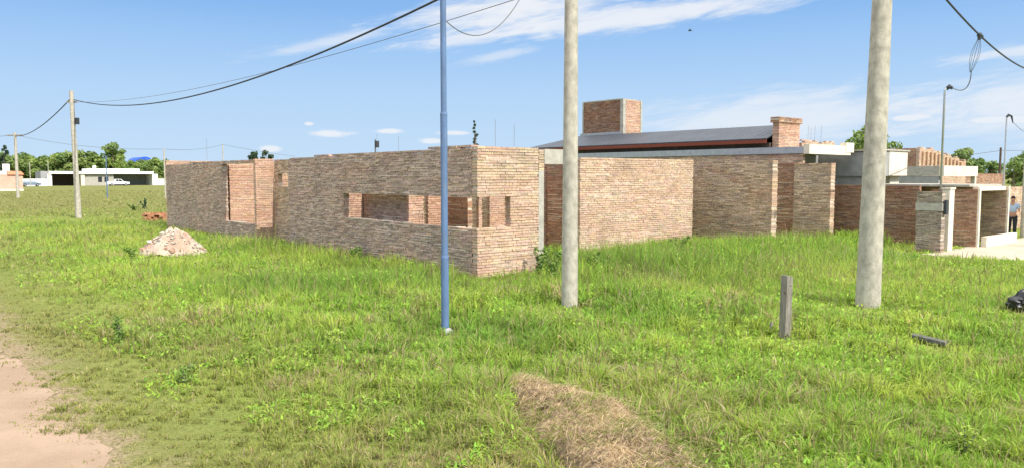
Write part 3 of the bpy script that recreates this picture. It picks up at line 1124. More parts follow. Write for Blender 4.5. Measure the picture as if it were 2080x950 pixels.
def tree(name, label, h, spread, crown_base, cols, n=1400, leaf=.35, clumps=16, cat='tree', group=None, shape='round', trunk_r=None):
    """tree at the origin: trunk with limbs, crown of leaf faces in uneven clumps"""
    t = thing(name, label, cat, (0, 0, 0), 0, group)
    m = MB()
    r0 = trunk_r or h * .025
    top = np.array([rng.uniform(-.3, .3), rng.uniform(-.3, .3), h * .82])
    pts = [np.zeros(3), np.array([top[0] * .2, top[1] * .2, h * .3]), np.array([top[0] * .6, top[1] * .4, h * .55]), top]
    m.tube(pts, [r0, r0 * .8, r0 * .5, r0 * .12], 7)
    cs, rs = [], []
    for k in range(clumps):
        a = rng.uniform(0, 2 * pi)
        f = (k + .5) / clumps
        z = crown_base + (h - crown_base) * f
        if shape == 'cone':
            rad = spread * (1 - f) ** .8 * .75
            cr = spread * .30 * (1 - f * .7)
        elif shape == 'column':
            rad = spread * .45 * (1 - f * .8)
            cr = spread * .5 * (1 - f * .75)
        else:
            rad = spread * math.sqrt(max(0, 1 - (2 * f - .9) ** 2)) * rng.uniform(.35, .9)
            cr = spread * rng.uniform(.22, .42)
        c = np.array([cos(a) * rad, sin(a) * rad, z - cr * .4 * f])
        cs.append(c)
        rs.append(cr)
        if shape == 'round' and k % 2 == 0:
            s = np.array([top[0] * .4, top[1] * .4, max(h * .22, c[2] - rad * .8)])
            m.tube([s, (s + c) / 2 + (0, 0, .1 * rad), c], [r0 * .35, r0 * .25, r0 * .08], 5)
    m.build('trunk', 'bark', t)
    V, L, Z, Cc = leaf_cloud(cs, rs, n, leaf, cols)
    big_mesh('crown', V, L, Z, Cc, 'foliage', t)
    return t


GA = [(.17, .24, .07), (.21, .27, .08), (.13, .20, .06), (.23, .29, .09)]
GB = [(.18, .26, .07), (.23, .31, .08), (.14, .21, .06)]
GD = [(.055, .09, .05), (.07, .11, .06), (.045, .075, .045)]
grp = 'trees along the far edge of the field'
protos = [tree('broadleaf_tree', 'dense green tree in the row beyond the white modern house', 8.5, 4.2, 1.2, c, 2200, .42, 20, group=grp)
          for c in (GA, GB, GA, GA, GB)]
rl = np.random.default_rng(11)
spots = []
for px in np.arange(-150, 345, 9.5):
    Y = rl.uniform(236, 285)
    spots.append((px + rl.uniform(-6, 6), Y))
for i, (px, Y) in enumerate(spots):
    p = at(px, 360, Y)
    sc = rl.uniform(.92, 1.22) * (1.0 if px < 195 else .82)
    if i < len(protos):
        o = protos[i]
        o.location = (p[0], p[1], 0)
        o.scale = (sc,) * 3
    else:
        dup(protos[i % len(protos)], (p[0], p[1], 0), rl.uniform(0, 6.28), sc)
t = tree('broadleaf_tree', 'tallest open-crowned tree above the row, behind the white modern house', 12.6, 4.6, 6.0, GB, 1500, .42, 13)
p = at(232, 360, 232)
t.location = (p[0], p[1], 0)
t = tree('conifer_tree', 'dark pointed conifer at the left edge behind the pink house', 11.6, 2.9, 1.0, GD, 1700, .4, 22, shape='cone')
p = at(12, 360, 225)
t.location = (p[0], p[1], 0)
t = tree('conifer_tree', 'slim pointed conifer showing above the brick corner wall', 10.6, .95, 1.0, GD, 1300, .22, 20, shape='column')
p = at(965, 350, 110)
t.location = (p[0], p[1], 0)
t = tree('broadleaf_tree', 'small dark tree top, left one of two above the recess in the brick house', 8.6, 2.0, 4, GD, 500, .35, 9)
p = at(516, 350, 190)
t.location = (p[0], p[1], 0)
t = tree('broadleaf_tree', 'small dark tree top, right one of two above the recess in the brick house', 8.9, 2.1, 4, GD, 500, .35, 9)
p = at(541, 350, 190)
t.location = (p[0], p[1], 0)
t = tree('broadleaf_tree', 'bright green tree behind the thick concrete pole', 6.3, 2.9, 2.6, [(.20, .27, .05), (.25, .31, .06), (.15, .22, .05)], 3800, .16, 26)
p = at(1762, 350, 60)
t.location = (p[0], p[1], 0)
t = tree('palm_tree', 'drooping dark tree beside the sloping top of the half-built house', 5.6, 2.2, 2.5, GA, 1800, .2, 14)
p = at(1962, 350, 88)
t.location = (p[0], p[1], 0)
grp2 = 'dark trees at the right behind the walls'
pr = tree('broadleaf_tree', 'dark tree in the row behind the far pinkish brick wall', 4.9, 2.3, .8, GA, 1500, .22, 16, group=grp2)
for i, (px, Y, sc) in enumerate([(2062, 95, .98), (2015, 110, .95), (1990, 120, 1.05), (2095, 100, 1.2), (1958, 118, .8)]):
    p = at(px, 355, Y)
    if i == 0:
        pr.location = (p[0], p[1], 0)
        pr.scale = (sc,) * 3
    else:
        dup(pr, (p[0], p[1], 0), i * 1.3, sc)


def weed(label, x, y, h, n, spread, cols, leaf=.06, name='weed'):
    """upright weed: several stems from one root with leaf faces along them"""
    t = thing(name, label, 'weed', (x, y, 0))
    m = MB()
    Pl = []
    for k in range(max(2, n // 26)):
        a = rng.uniform(0, 2 * pi)
        b = rng.uniform(.2, 1) * spread
        e = np.array([x + cos(a) * b, y + sin(a) * b, h * rng.uniform(.65, 1)])
        mid_ = np.array([x + cos(a) * b * .35, y + sin(a) * b * .35, e[2] * .55])
        m.tube([(x, y, 0), mid_, e], [.009, .007, .003], 5)
        for q in range(26):
            f = rng.uniform(.15, 1)
            s_ = (1 - f) ** 2 * np.array([x, y, 0]) + 2 * f * (1 - f) * mid_ + f * f * e
            Pl.append(s_ + rng.normal(size=3) * .035 * (1.4 - f))
    m.build('stem', 'old_wood', t)
    Pl = np.array(Pl)
    V, L, Z, Cc = leaf_cloud(Pl, np.full(len(Pl), .05), len(Pl) * 5, leaf * .55, cols, up=.8)
    V = V - np.array([x, y, 0])
    big_mesh('leaves', V, L, Z, Cc, 'foliage', t)
    return t


WG = [(.16, .26, .05), (.20, .30, .06), (.12, .21, .04)]
WY = [(.28, .38, .06), (.33, .42, .08)]


def gpt(px, py):
    dv = (475 - py) / F
    d = np.array([(px - 1040) / F, cos(TH) + dv * sin(TH), -sin(TH) + dv * cos(TH)])
    k = -CZ / d[2]
    return d[0] * k, d[1] * k


for (lab, px, py, h, n, sp, cl, lf) in [
        ('tall dark green weed standing alone on the dry verge at left', 246, 700, .46, 90, .10, WG, .035),
        ('low dark weed between the dry verge and the lush grass at lower left', 372, 780, .28, 60, .12, WG, .032),
        ('dark leafy weed left of the blue post, below the long side wall', 793, 655, .42, 70, .22, WG, .03),
        ('low yellow-green broad-leaved weed left of the blue post', 684, 705, .24, 90, .30, WY, .045),
        ('bushy tall weed at the right foot of the corner front wall', 1095, 562, .75, 150, .35, WG, .055),
        ('tall weed in front of the doorway, left of the slim concrete pole', 1125, 575, .85, 150, .35, WG, .055),
        ('tall weed just right of the slim concrete pole', 1215, 560, .7, 130, .4, WG, .05),
        ('weed clump at the right end of the sunlit front wall', 1378, 525, .85, 140, .5, WG, .05),
        ('dark green weed in the field near the end of the brick house', 294, 425, .8, 110, .5, GD, .1),
        ('light green shrub in the field left of the brick house end', 272, 428, .55, 110, .7, GB, .1),
        ('weed clump growing at the foot of the pier in the long side wall', 610, 500, .6, 110, .5, WG, .06),
        ('dark weed clump at the foot of the long side wall below its slot window', 720, 530, .5, 110, .5, WG, .055),
        ('leafy weed left of the rubble heap', 268, 525, .35, 80, .35, WG, .05),
        ('leafy weed in the lower right corner grass', 1960, 925, .35, 70, .25, WY, .03)]:
    x, y = gpt(px, py)
    weed(lab, x, y, h, n, sp, cl, lf)

# ------------------------------------------------------------------ small things on the grass
ST = thing('wooden_stake', 'weathered square wooden stake standing upright in the grass at right', 'stake', (4.22, 11.66, 0))
m = MB(lambda P: np.column_stack([4.22 + P[:, 0] * .86 - P[:, 1] * .5 + P[:, 2] * .015, 11.66 + P[:, 0] * .5 + P[:, 1] * .86, P[:, 2]]))
m.hexa([(-.066, -.06, -.05), (.066, -.06, -.05), (.066, .06, -.05), (-.066, .06, -.05), (-.063, -.058, .985), (.06, -.06, .965), (.062, .058, .975), (-.064, .06, .99)])
m.build('shaft', 'old_wood', ST)
m = MB(lambda P: np.column_stack([4.22 + P[:, 0] * .86 - P[:, 1] * .5 + P[:, 2] * .015, 11.66 + P[:, 0] * .5 + P[:, 1] * .86, P[:, 2]]))
m.tube([(-.07, -.02, .72), (-.064, -.02, .72)], .014, 8)
m.tube([(.02, -.067, .83), (.02, -.058, .83)], .010, 8)
m.build('nail', 'rebar', ST)
m = MB()
m.tube([(4.10, 11.95, -.02), (4.11, 11.95, .1), (4.115, 11.96, .21)], [.03, .028, .02], 7)
tag(m.build('wooden_stub', 'old_wood', None, (4.11, 11.95, 0)), 'tiny broken wooden stub beside the upright stake', 'stake')
m = MB()
a = np.array([6.06, 11.40])
b = np.array([6.36, 11.02])
t_ = (b - a) / np.linalg.norm(b - a)
nn = np.array([-t_[1], t_[0]])
poly = [a - nn * .055, b - nn * .05, b + nn * .055, a + nn * .05]
m.add([(*poly[0], .07), (*poly[1], .04), (*poly[2], .05), (*poly[3], .08), (*poly[0], .125), (*poly[1], .085), (*poly[2], .095), (*poly[3], .135)], MB.BF)
tag(m.build('grey_plank', 'grey_wood', None, (6.2, 11.2, 0)), 'short grey slab of wood lying in the grass at right', 'plank')

# black rubbish bag
bx, by = 9.50, 14.05
m = MB()
nlat, nlon = 14, 22
V = []
for i in range(nlat + 1):
    ph = pi * i / nlat
    for j in range(nlon):
        th = 2 * pi * j / nlon
        r = 1 + .16 * sin(5 * th + 3 * ph) * sin(ph) + .12 * sin(9 * th - 5 * ph) * sin(ph) + rng.uniform(-.05, .05)
        z = cos(ph)
        zz = (.15 + .15 * z * r) if z > -.4 else .08 * (1 + z)
        if z > .75:
            zz += (z - .75) * .5
            r *= .7
        V.append((bx + .27 * r * sin(ph) * cos(th), by + .2 * r * sin(ph) * sin(th), max(zz, 0)))
Fs = [(i * nlon + j, i * nlon + (j + 1) % nlon, (i + 1) * nlon + (j + 1) % nlon, (i + 1) * nlon + j) for i in range(nlat) for j in range(nlon)]
m.add(V, Fs)
tag(m.build('rubbish_bag', 'bag_black', None, (bx, by, 0)), 'crumpled black rubbish bag in the grass at the right edge', 'bag')

# white box at the entrance
wb = np.array(vu1(4.75, 3.1))
WB = thing('meter_box', 'small white box standing in the shaded doorway of the corner house', 'box', tuple(wb), BANG)
m = MB(VU)
m.box(4.55, 4.97, 3.05, 3.3, .12, .56)
m.build('box_body', 'white_paint', WB)
m = MB(VU)
m.box(4.53, 4.99, 3.03, 3.32, .562, .60)
m.build('lid', 'white_paint', WB)
m = MB(VU)
m.box(4.62, 4.86, 3.08, 3.28, .602, .70)
m.build('spacer', 'concrete', WB)

# rubble heap
hx, hy = -11.05, 24.75
RP = thing('rubble_heap', 'pale heap of broken plaster and brick rubble in the grass left of the house', 'rubble', (hx, hy, 0))
m = MB()
nr, na = 14, 48
V = [(hx + .05, hy, .76)]
hh = lambda r, a: max(-.05, .76 * (1 - r ** 1.55) + (vnoise(np.array([r * 6 + 9]), np.array([a * 3]), 8)[0] - .5) * .30 * (1 - r * .5))
for i in range(1, nr + 1):
    for j in range(na):
        a = 2 * pi * j / na
        r = i / nr
        V.append((hx + cos(a) * r * 1.08 + .05 * (1 - r), hy + sin(a) * r * .95, hh(r, a)))
Fs = [(0, 1 + j, 1 + (j + 1) % na) for j in range(na)]
Fs += [(1 + (i - 1) * na + j, 1 + i * na + j, 1 + i * na + (j + 1) % na, 1 + (i - 1) * na + (j + 1) % na) for i in range(1, nr) for j in range(na)]
m.add(V, Fs, (.52, .42, .31))
V_ = np.array(m.V)
cn = fbm(V_[:, 0] * 1.6, V_[:, 2] * 2 + V_[:, 1], 3)
m.C = [tuple(np.array((.44, .37, .29)) * (1 - w_) + np.array((.37, .255, .19)) * w_) for w_ in np.clip((cn - .42) * 5, 0, 1)]
m.build('sand', 'rubble', RP, smooth=True)
m = MB()
for k in range(620):
    a = rng.uniform(0, 2 * pi)
    r = rng.uniform(0, 1.0) ** .65 * (1 if rng.random() < .9 else rng.uniform(1, 1.35))
    p = np.array([hx + cos(a) * r * 1.08, hy + sin(a) * r * .95, max(0, .76 * (1 - min(r, 1) ** 1.55)) + .005])
    s = rng.uniform(.008, .035) if rng.random() < .93 else rng.uniform(.04, .08)
    pal = [(.60, .54, .44), (.55, .48, .38), (.46, .31, .22), (.40, .24, .165), (.56, .50, .43), (.36, .32, .28)][rng.integers(6)]
    q = np.array([[-1, -1, -1], [1, -1, -1], [1, 1, -1], [-1, 1, -1], [-1, -1, 1], [1, -1, 1], [1, 1, 1], [-1, 1, 1]]) * np.array([1, rng.uniform(.5, .9), rng.uniform(.35, .7)]) * s
    q = q + rng.uniform(-.25, .25, q.shape) * s
    th, tl = rng.uniform(0, 2 * pi), rng.uniform(-.5, .5)
    Rz = np.array([[cos(th), -sin(th), 0], [sin(th), cos(th), 0], [0, 0, 1]])
    Rx = np.array([[1, 0, 0], [0, cos(tl), -sin(tl)], [0, sin(tl), cos(tl)]])
    m.hexa((q @ Rx.T) @ Rz.T + p, tuple(np.array(pal) * rng.uniform(.8, 1.1)))
ru = m.build('broken_pieces', 'rubble', RP)
ru['kind'] = 'stuff'

# orange brick pile beyond the house end
m = MB()
ox, oy = -20.2, 43.2
for k in range(90):
    px_, py_ = rng.uniform(-.62, .75), rng.uniform(-.35, .35)
    lay = rng.integers(0, 4)
    if lay * .09 > .42 * (1 - abs(px_) * .75):
        continue
    th = rng.uniform(-.5, .5) + (0 if rng.random() < .6 else 1.5)
    cx, cy, cz = ox + px_, oy + py_, lay * .11
    q = np.array([[-.16, -.09, 0], [.16, -.09, 0], [.16, .09, 0], [-.16, .09, 0], [-.16, -.09, .12], [.16, -.09, .12], [.16, .09, .12], [-.16, .09, .12]])
    q = q @ np.array([[cos(th), sin(th), 0], [-sin(th), cos(th), 0], [0, 0, 1]]) + (cx, cy, cz)
    m.hexa(q, tuple(np.array((.46, .23, .13)) * rng.uniform(.8, 1.15)))
tag(m.build('brick_pile', 'rubble', None, (ox, oy, 0)), 'small pile of orange hollow bricks beside the far end of the brick house', 'bricks')

# bird
p = at(1401, 63, 60)
BD = thing('bird', 'tiny dark bird flying high above the metal roof', 'bird', tuple(p))
m = MB()
m.tube([p + (-.14, 0, 0), p + (-.06, 0, .02), p + (.05, 0, .02), p + (.13, 0, .0), p + (.2, 0, -.01)], [.01, .05, .055, .035, .008], 8)
m.build('body', 'bird_dark', BD, smooth=True)
for s in (-1, 1):
    m = MB()
    m.hexa([p + (-.05, 0, .02), p + (.06, 0, .02), p + (.02, s * .22, .1), p + (-.05, s * .22, .1),
            p + (-.05, 0, .035), p + (.06, 0, .035), p + (.02, s * .22, .11), p + (-.05, s * .22, .11)])
    m.build('wing', 'bird_dark', BD)

# dry mound in the foreground
MD = thing('dirt_mound', 'low mound of dug earth and dry straw in the foreground grass', 'mound', (.85, 7.2, 0))
mc = np.array([.70, 7.15])
ma = np.array([.30, -.954])
mb_ = np.array([.954, .30])


def mound_h(x, y):
    q = np.stack([x - mc[0], y - mc[1]], -1)
    s = (q @ ma) / 2.15
    t_ = (q @ mb_) / (.58 + .18 * s)
    wob = (fbm(x * 1.7, y * 1.7, 31) - .5) * .5
    r2 = s * s + t_ * t_ + wob
    return np.clip(1 - r2, 0, 1)


nx, ny = 150, 210
X, Y = np.meshgrid(np.linspace(-1.0, 2.7, nx), np.linspace(4.6, 9.9, ny))
K = mound_h(X, Y)
Z = .29 * K ** .75 + (fbm(X * 3.1, Y * 3.1, 41) - .5) * .17 * np.minimum(1, K * 3) + (fbm(X * 12, Y * 12, 43, 4) - .5) * .11 * np.minimum(1, K * 4) - .02 * (K <= 0) - .002
mg = MB()
idx = np.arange(nx * ny).reshape(ny, nx)
keep = K > 0
Fs = []
for j in range(ny - 1):
    for i in range(nx - 1):
        if keep[j:j + 2, i:i + 2].any():
            Fs.append((idx[j, i], idx[j, i + 1], idx[j + 1, i + 1], idx[j + 1, i]))
mg.add(np.column_stack([X.ravel(), Y.ravel(), Z.ravel()]), Fs)
cn = fbm(X.ravel() * 2.6, Y.ravel() * 2.6, 51)[:, None]
cn = np.clip((cn - .3) * 2.5, 0, 1)
mg.C = list(map(tuple, np.array((.13, .095, .062)) * cn + np.array((.27, .195, .12)) * (1 - cn)))
for k in range(150):                                    # clods
    a_, b_ = rng.uniform(-1.0, 2.4), rng.uniform(5.4, 9.4)
    K0 = float(mound_h(np.array([a_]), np.array([b_]))[0])
    if K0 < .08:
        continue
    z_ = .29 * K0 ** .75 + (float(fbm(np.array([a_ * 3.1]), np.array([b_ * 3.1]), 41)[0]) - .5) * .17 * min(1, K0 * 3)
    s_ = rng.uniform(.012, .045)
    q = np.array([[-1, -1, -1], [1, -1, -1], [1, 1, -1], [-1, 1, -1], [-1, -1, 1], [1, -1, 1], [1, 1, 1], [-1, 1, 1]]) * s_ * np.array([1, .8, .6])
    mg.hexa(q + rng.uniform(-.4, .4, q.shape) * s_ + (a_, b_, z_), tuple(np.array((.20, .145, .095)) * rng.uniform(.6, 1.4)))
mg.build('earth', 'rubble', MD)


# ------------------------------------------------------------------ grass
def blades(x, y, z0, h, w, lean, az_, col, tip=1.12, three=True):
    """flat tapering curved blades; returns V, loops, sizes, cols"""
    n = len(x)
    face = rng.uniform(0, 2 * pi, n)
    ax = np.stack([np.cos(face), np.sin(face), np.zeros(n)], 1)
    ld = np.stack([np.cos(az_), np.sin(az_), np.zeros(n)], 1)
    base = np.stack([x, y, z0], 1)
    mid_ = base + ld * (lean * .35 * h)[:, None] + np.stack([np.zeros(n), np.zeros(n), h * .62], 1)
    tipp = base + ld * (lean * h)[:, None] + np.stack([np.zeros(n), np.zeros(n), h * (1 - .25 * lean)], 1)
    hw = (w * .5)[:, None]
    if three:
        V = np.stack([base - ax * hw, base + ax * hw, mid_ + ax * hw * .75, mid_ - ax * hw * .75, tipp], 1)
        i0 = (np.arange(n) * 5)[:, None]
        L = np.concatenate([i0 + np.array([0, 1, 2, 3]), i0 + np.array([3, 2, 4])], 1).ravel()
        Sz = np.tile([4, 3], n)
        c = np.repeat(col, 5, axis=0)
        return V.reshape(-1, 3), L, Sz, c
    V = np.stack([base - ax * hw, base + ax * hw, tipp], 1)
    L = np.arange(3 * n)
    return V.reshape(-1, 3), L, np.full(n, 3), np.repeat(col, 3, axis=0)


def merge(parts):
    V, L, Z, Cc = [], [], [], []
    o = 0
    for (v, l, z, c) in parts:
        V.append(v)
        L.append(l + o)
        Z.append(z)
        Cc.append(c)
        o += len(v)
    return np.concatenate(V), np.concatenate(L), np.concatenate(Z), np.concatenate(Cc)


def sample(n, r0, r1, p, half=.80):
    a = rng.uniform(-half, half, n)
    t_ = rng.random(n)
    q = 1 - p
    r = (r0 ** q + (r1 ** q - r0 ** q) * t_) ** (1 / q)
    return r * np.sin(a), r * np.cos(a), r


def road_edge(u):
    return -9.85 + (vnoise(u * .9, u * 0, 3) - .5) * .30 + (vnoise(u * 3.1, u * 0, 5) - .5) * .16


# trampled, shorter grass at the foot of the poles, the post, the stake and the house corner
BASES = [(1.05, 14.0, .75, .9), (6.65, 14.0, .85, .85), (-1.03, 11.6, .65, .88), (4.12, 11.2, .55, .8), (-.75, 17.7, 1.1, .7),
         (.6, 18.9, 1.1, .45), (-25.5, 45, 1.5, .6), (6.15, 10.8, .6, .8), (9.3, 13.6, .7, .7), (-10.8, 23.3, .9, .25), (13.2, 24.0, 1.6, .7)]


def zones(x, y):
    v, u = to_vu(x, y)
    n1 = fbm(x * .35, y * .35, 1)
    n2 = fbm(x * 1.3, y * 1.3, 2)
    e = v - road_edge(u)
    verge = np.clip((e - .1 + (n2 - .5) * 1.4) / 3.6, 0, 1)          # 0 at the street, 1 well inside
    tall = np.exp(-(((v - 6.5) / 8.0) ** 2 + ((u + 1.6) / 2.6) ** 2))
    lefttall = np.exp(-((v + .7) / 1.0) ** 2) * ((u > 0) & (u < 14))
    farf = np.clip((np.hypot(x, y) - 30) / 40, 0, 1)
    h = .03 + .16 * verge ** 1.3 + .40 * tall + .16 * lefttall
    h = h * (.45 + 1.1 * n1) * (.5 + 1.0 * n2)
    h = h * (1 - .35 * farf)
    for (bx_, by_, br_, bk_) in BASES:
        h = h * (1 - bk_ * np.exp(-(((x - bx_) ** 2 + (y - by_) ** 2) / br_ ** 2)))
    ok = np.ones(len(x), bool)
    ok &= e > -.35 + (rng.random(len(x)) ** 1.3) * 1.3 * (n2 < .62) + .25 * rng.random(len(x))
    ok &= ~((v > .05) & (v < 11.3) & (u > .05) & (u < 25) & ~((v > 2.2) & (u < 1.9)) & (rng.random(len(x)) > .12))   # sparse indoors
    ok &= ~((v > 14.7) & (u > -8) & (u < -4.7))
    ok &= ~((v > 17.8) & (u > -4.7) & (u < 20))
    ok &= ~((v > 12.85) & (v < 13.3) & (u > -.2) & (u < 6))
    ok &= ~((v > 16.35) & (v < 17.0) & (u > -.6) & (u < 6))
    ok &= ~((((x - hx) / .92) ** 2 + ((y - hy) / .78) ** 2) < 1)
    ok &= mound_h(x, y) < .06 + .30 * rng.random(len(x)) ** 2
    return v, u, n1, n2, verge, tall, farf, h, ok


def grass_col(x, y, n1, n2, verge, tall, farf):
    n = len(x)
    lush = np.array([.248, .405, .044])
    deep = np.array([.165, .310, .038])
    yel = np.array([.395, .490, .078])
    oliv = np.array([.265, .252, .080])
    straw = np.array([.46, .38, .20])
    n3 = fbm(x * .16 + 9, y * .16, 8)
    k = np.clip((n2 - .35) * 2.6, 0, 1)[:, None]
    c = lush * (1 - k) + yel * k
    d = np.clip((n1 - .46) * 3.4, 0, 1)[:, None] * .85
    c = c * (1 - d) + deep * d
    tl = np.clip(tall * 1.1, 0, 1)[:, None]
    c = c * (1 - tl) + (deep * 1.05 * (1 - k * .5) + lush * k * .5) * tl
    dr = np.clip((1 - verge) * 1.1 + farf * .95 + (n3 - .55) * .8, 0, .95)[:, None]
    c = c * (1 - dr) + oliv * dr
    s = rng.random(n)
    n5 = fbm(x * 1.1 + 40, y * 1.1, 12)
    near_m = np.exp(-((x - .9) / 1.5) ** 2 - ((y - 7.0) / 1.9) ** 2)
    st = (s < .05 + .07 * (1 - verge) + .05 * farf + np.clip((n5 - .60) * 2.2, 0, .4) + .48 * near_m)[:, None]
    c = np.where(st, straw * rng.uniform(.7, 1.1, (n, 1)), c)
    return c * rng.uniform(.72, 1.28, (n, 1)) * np.stack([rng.uniform(.92, 1.08, n), np.ones(n), rng.uniform(.8, 1.2, n)], 1)


parts = []
for (N, r0, r1, pw, three, wk) in ((330000, 5.2, 16, 1.25, True, .0009), (330000, 16, 48, 1.35, False, .00085), (150000, 48, 150, 1.5, False, .0009)):
    x, y, r = sample(N, r0, r1, pw)
    # pull most blades towards tuft centres so that the sward is tufted
    gs = .16 + .004 * r
    jx = np.floor(x / gs)
    jy = np.floor(y / gs)
    tx = (jx + .5 + (vnoise(jx * 1.0, jy * 1.0, 61) - .5) * .9) * gs
    ty = (jy + .5 + (vnoise(jx * 1.0, jy * 1.0, 62) - .5) * .9) * gs
    pull = rng.uniform(0, .75, N)
    ox_, oy_ = x - tx, y - ty
    x = x - ox_ * pull
    y = y - oy_ * pull
    v, u, n1, n2, verge, tall, farf, h, ok = zones(x, y)
    tuft = .65 + .8 * vnoise(jx, jy, 63)
    h = h * tuft * rng.uniform(.45, 1.25, N)
    w = (.0045 + wk * r) * rng.uniform(.7, 1.4, N) * (.6 + .4 * np.clip(h / .15, .4, 1.6))
    c = grass_col(x, y, n1, n2, verge, tall, farf)
    la = np.arctan2(y - ty, x - tx) + rng.normal(0, .9, N)
    lean = np.clip(rng.gamma(2.2, .3, N), .05, 1.7)
    z0 = np.full(N, -.01)
    k = np.where(ok)[0]
    parts.append(blades(x[k], y[k], z0[k], h[k], w[k], lean[k], la[k], c[k], three=three))
# broad low weeds and clover leaves mixed through the sward, in patches
N = 60000
x, y, r = sample(N, 5.5, 30, 1.5)
v, u, n1, n2, verge, tall, farf, h, ok = zones(x, y)
n6 = fbm(x * .9 + 70, y * .9, 23)
k = np.where(ok & (n6 > .54) & (verge > .25))[0]
n = len(k)
c = np.array([.25, .39, .05]) * rng.uniform(.6, 1.5, (n, 1)) * np.stack([rng.uniform(.8, 1.2, n), np.ones(n), np.ones(n)], 1)
parts.append(blades(x[k], y[k], h[k] * rng.uniform(.2, .95, n), np.full(n, .03) + .0016 * r[k], .016 + .0012 * r[k], rng.uniform(.9, 2.6, n), rng.uniform(0, 6.28, n), c))
# tall leafy growth along the foot of the front walls
N = 26000
vv = rng.uniform(1.2, 17, N)
uu = rng.uniform(-2.6, 1.75, N)
P_ = VU(np.column_stack([vv, uu, np.zeros(N)]))
x, y = P_[:, 0], P_[:, 1]
r = np.hypot(x, y)
v, u, n1, n2, verge, tall, farf, h, ok = zones(x, y)
dens = fbm(x * .8 + 5, y * .8, 91)
k = np.where(ok & (dens > .40) & ~((v < 2.3) & (u > -.4)) & (u < np.where(v > 12, -.1, 9)) & (rng.random(N) < np.clip(1.1 - .25 * np.abs(u - .2), .1, 1)))[0]
n = len(k)
c = np.array([.26, .42, .05]) * rng.uniform(.6, 1.35, (n, 1)) * np.stack([rng.uniform(.8, 1.25, n), np.ones(n), np.ones(n)], 1)
parts.append(blades(x[k], y[k], np.zeros(n), rng.uniform(.20, .56, n) * (.6 + .9 * (dens[k] - .4) * 3).clip(.5, 1.4), np.full(n, .024), rng.uniform(.1, .9, n), rng.uniform(0, 6.28, n), c))
# seed stalks: taller thin straw-coloured stems standing above the sward
N = 9000
x, y, r = sample(N, 6, 45, 1.2)
v, u, n1, n2, verge, tall, farf, h, ok = zones(x, y)
k = np.where(ok & (verge > .35))[0]
c = np.array([.30, .27, .11]) * rng.uniform(.7, 1.25, (len(k), 1))
parts.append(blades(x[k], y[k], np.zeros(len(k)), (h[k] * 1.3 + .10) * rng.uniform(.8, 1.3, len(k)), .004 + .0007 * r[k], rng.uniform(.05, .5, len(k)), rng.uniform(0, 6.28, len(k)), c))
V, L, Z, Cc = merge(parts)
gr = big_mesh('grass', V, L, Z, Cc, 'grass_blade')
gr['kind'] = 'stuff'
gr['label'] = 'rough green meadow grass round the house and over the field'

# straw and thin grass on the mound
N = 52000
x = rng.uniform(-.8, 2.7, N)
y = rng.uniform(4.8, 9.9, N)
K = mound_h(x, y)
zz = .29 * K ** .75 + (fbm(x * 3.1, y * 3.1, 41) - .5) * .17 * np.minimum(1, K * 3)
k = np.where((K > .0) & (rng.random(N) < .9))[0]
gn = fbm(x[k] * 1.5, y[k] * 1.5, 77)
c = np.where((rng.random(len(k)) < np.clip((gn - .5) * 3, .03, .5) + .45 * (K[k] < .10))[:, None], np.array([.25, .32, .06]), np.array([.62, .47, .295])) * rng.uniform(.45, 1.2, (len(k), 1))
V, L, Z, Cc = blades(x[k], y[k], zz[k], rng.uniform(.02, .10, len(k)), np.full(len(k), .0065), rng.uniform(.6, 2.8, len(k)), rng.normal(-.9, .9, len(k)), c)
V = V - np.array([.85, 7.2, 0])
sw = big_mesh('dry_straw', V, L, Z, Cc, 'straw', MD)
sw['kind'] = 'stuff'

# ------------------------------------------------------------------ far buildings and cars at left
AX = math.atan2(.58, 1.0)          # far street runs across the view


def frame(x, y, a):
    ca, sa = cos(a), sin(a)
    return lambda P: np.column_stack([x + P[:, 0] * ca - P[:, 1] * sa, y + P[:, 0] * sa + P[:, 1] * ca, P[:, 2]])


def part(parent, T, name, material, *boxes):
    m = MB(T)
    for b in boxes:
        m.box(*b)
    return m.build(name, material, parent)


def vat(px, u):
    """v where the sight line of photo column px crosses the line u = const of the street grid (surveying aid)"""
    k = (px - 1040) / F / 1.00285
    bx0, by0 = C0 + u * D1
    return (k * by0 - bx0) / (D2[0] - k * D2[1])


UM = 211.0
VM = vat(88, UM)
pL = vu1(VM, UM)
ang = BANG
T = frame(pL[0], pL[1], ang)
MH = thing('modern_house', 'long white flat-roofed modern house with dark carports across the field', 'house', (pL[0], pL[1], 0), ang)
X_ = lambda px: vat(px, UM) - VM
part(MH, T, 'garage_wall', 'white_paint', (X_(96), X_(104), 0, .4, 0, 3.1), (X_(96), X_(106), .41, 9, 0, 3.0))
part(MH, T, 'roof_slab', 'white_paint', (X_(100), X_(312), -.3, 9.5, 3.1, 3.75))
part(MH, T, 'roof_slab', 'white_paint', (X_(182), X_(288), 2, 9, 3.755, 4.5))
part(MH, T, 'side_block', 'plaster_grey', (X_(84), X_(95.9), 1, 9, 0, 3.8))
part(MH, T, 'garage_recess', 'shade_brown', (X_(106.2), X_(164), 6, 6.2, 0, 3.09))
part(MH, T, 'wall', 'plaster_cream', (X_(164.2), X_(172), .1, 6.3, 0, 3.09))
part(MH, T, 'wall', 'concrete', (X_(172.2), X_(232), .6, 6.3, 0, 3.09))
part(MH, T, 'carport_recess', 'plaster_grey', (X_(232.2), X_(309), 6, 6.2, 0, 3.09))
part(MH, T, 'end_wall', 'white_paint', (X_(309.2), X_(320), -.1, 9, 0, 3.09))
part(MH, T, 'garden_wall', 'white_paint', (X_(320.2), X_(345), 1, 1.2, 0, 1.75))
part(MH, T, 'chimney', 'white_paint', (X_(197), X_(203), 4, 4.8, 4.51, 5.3))
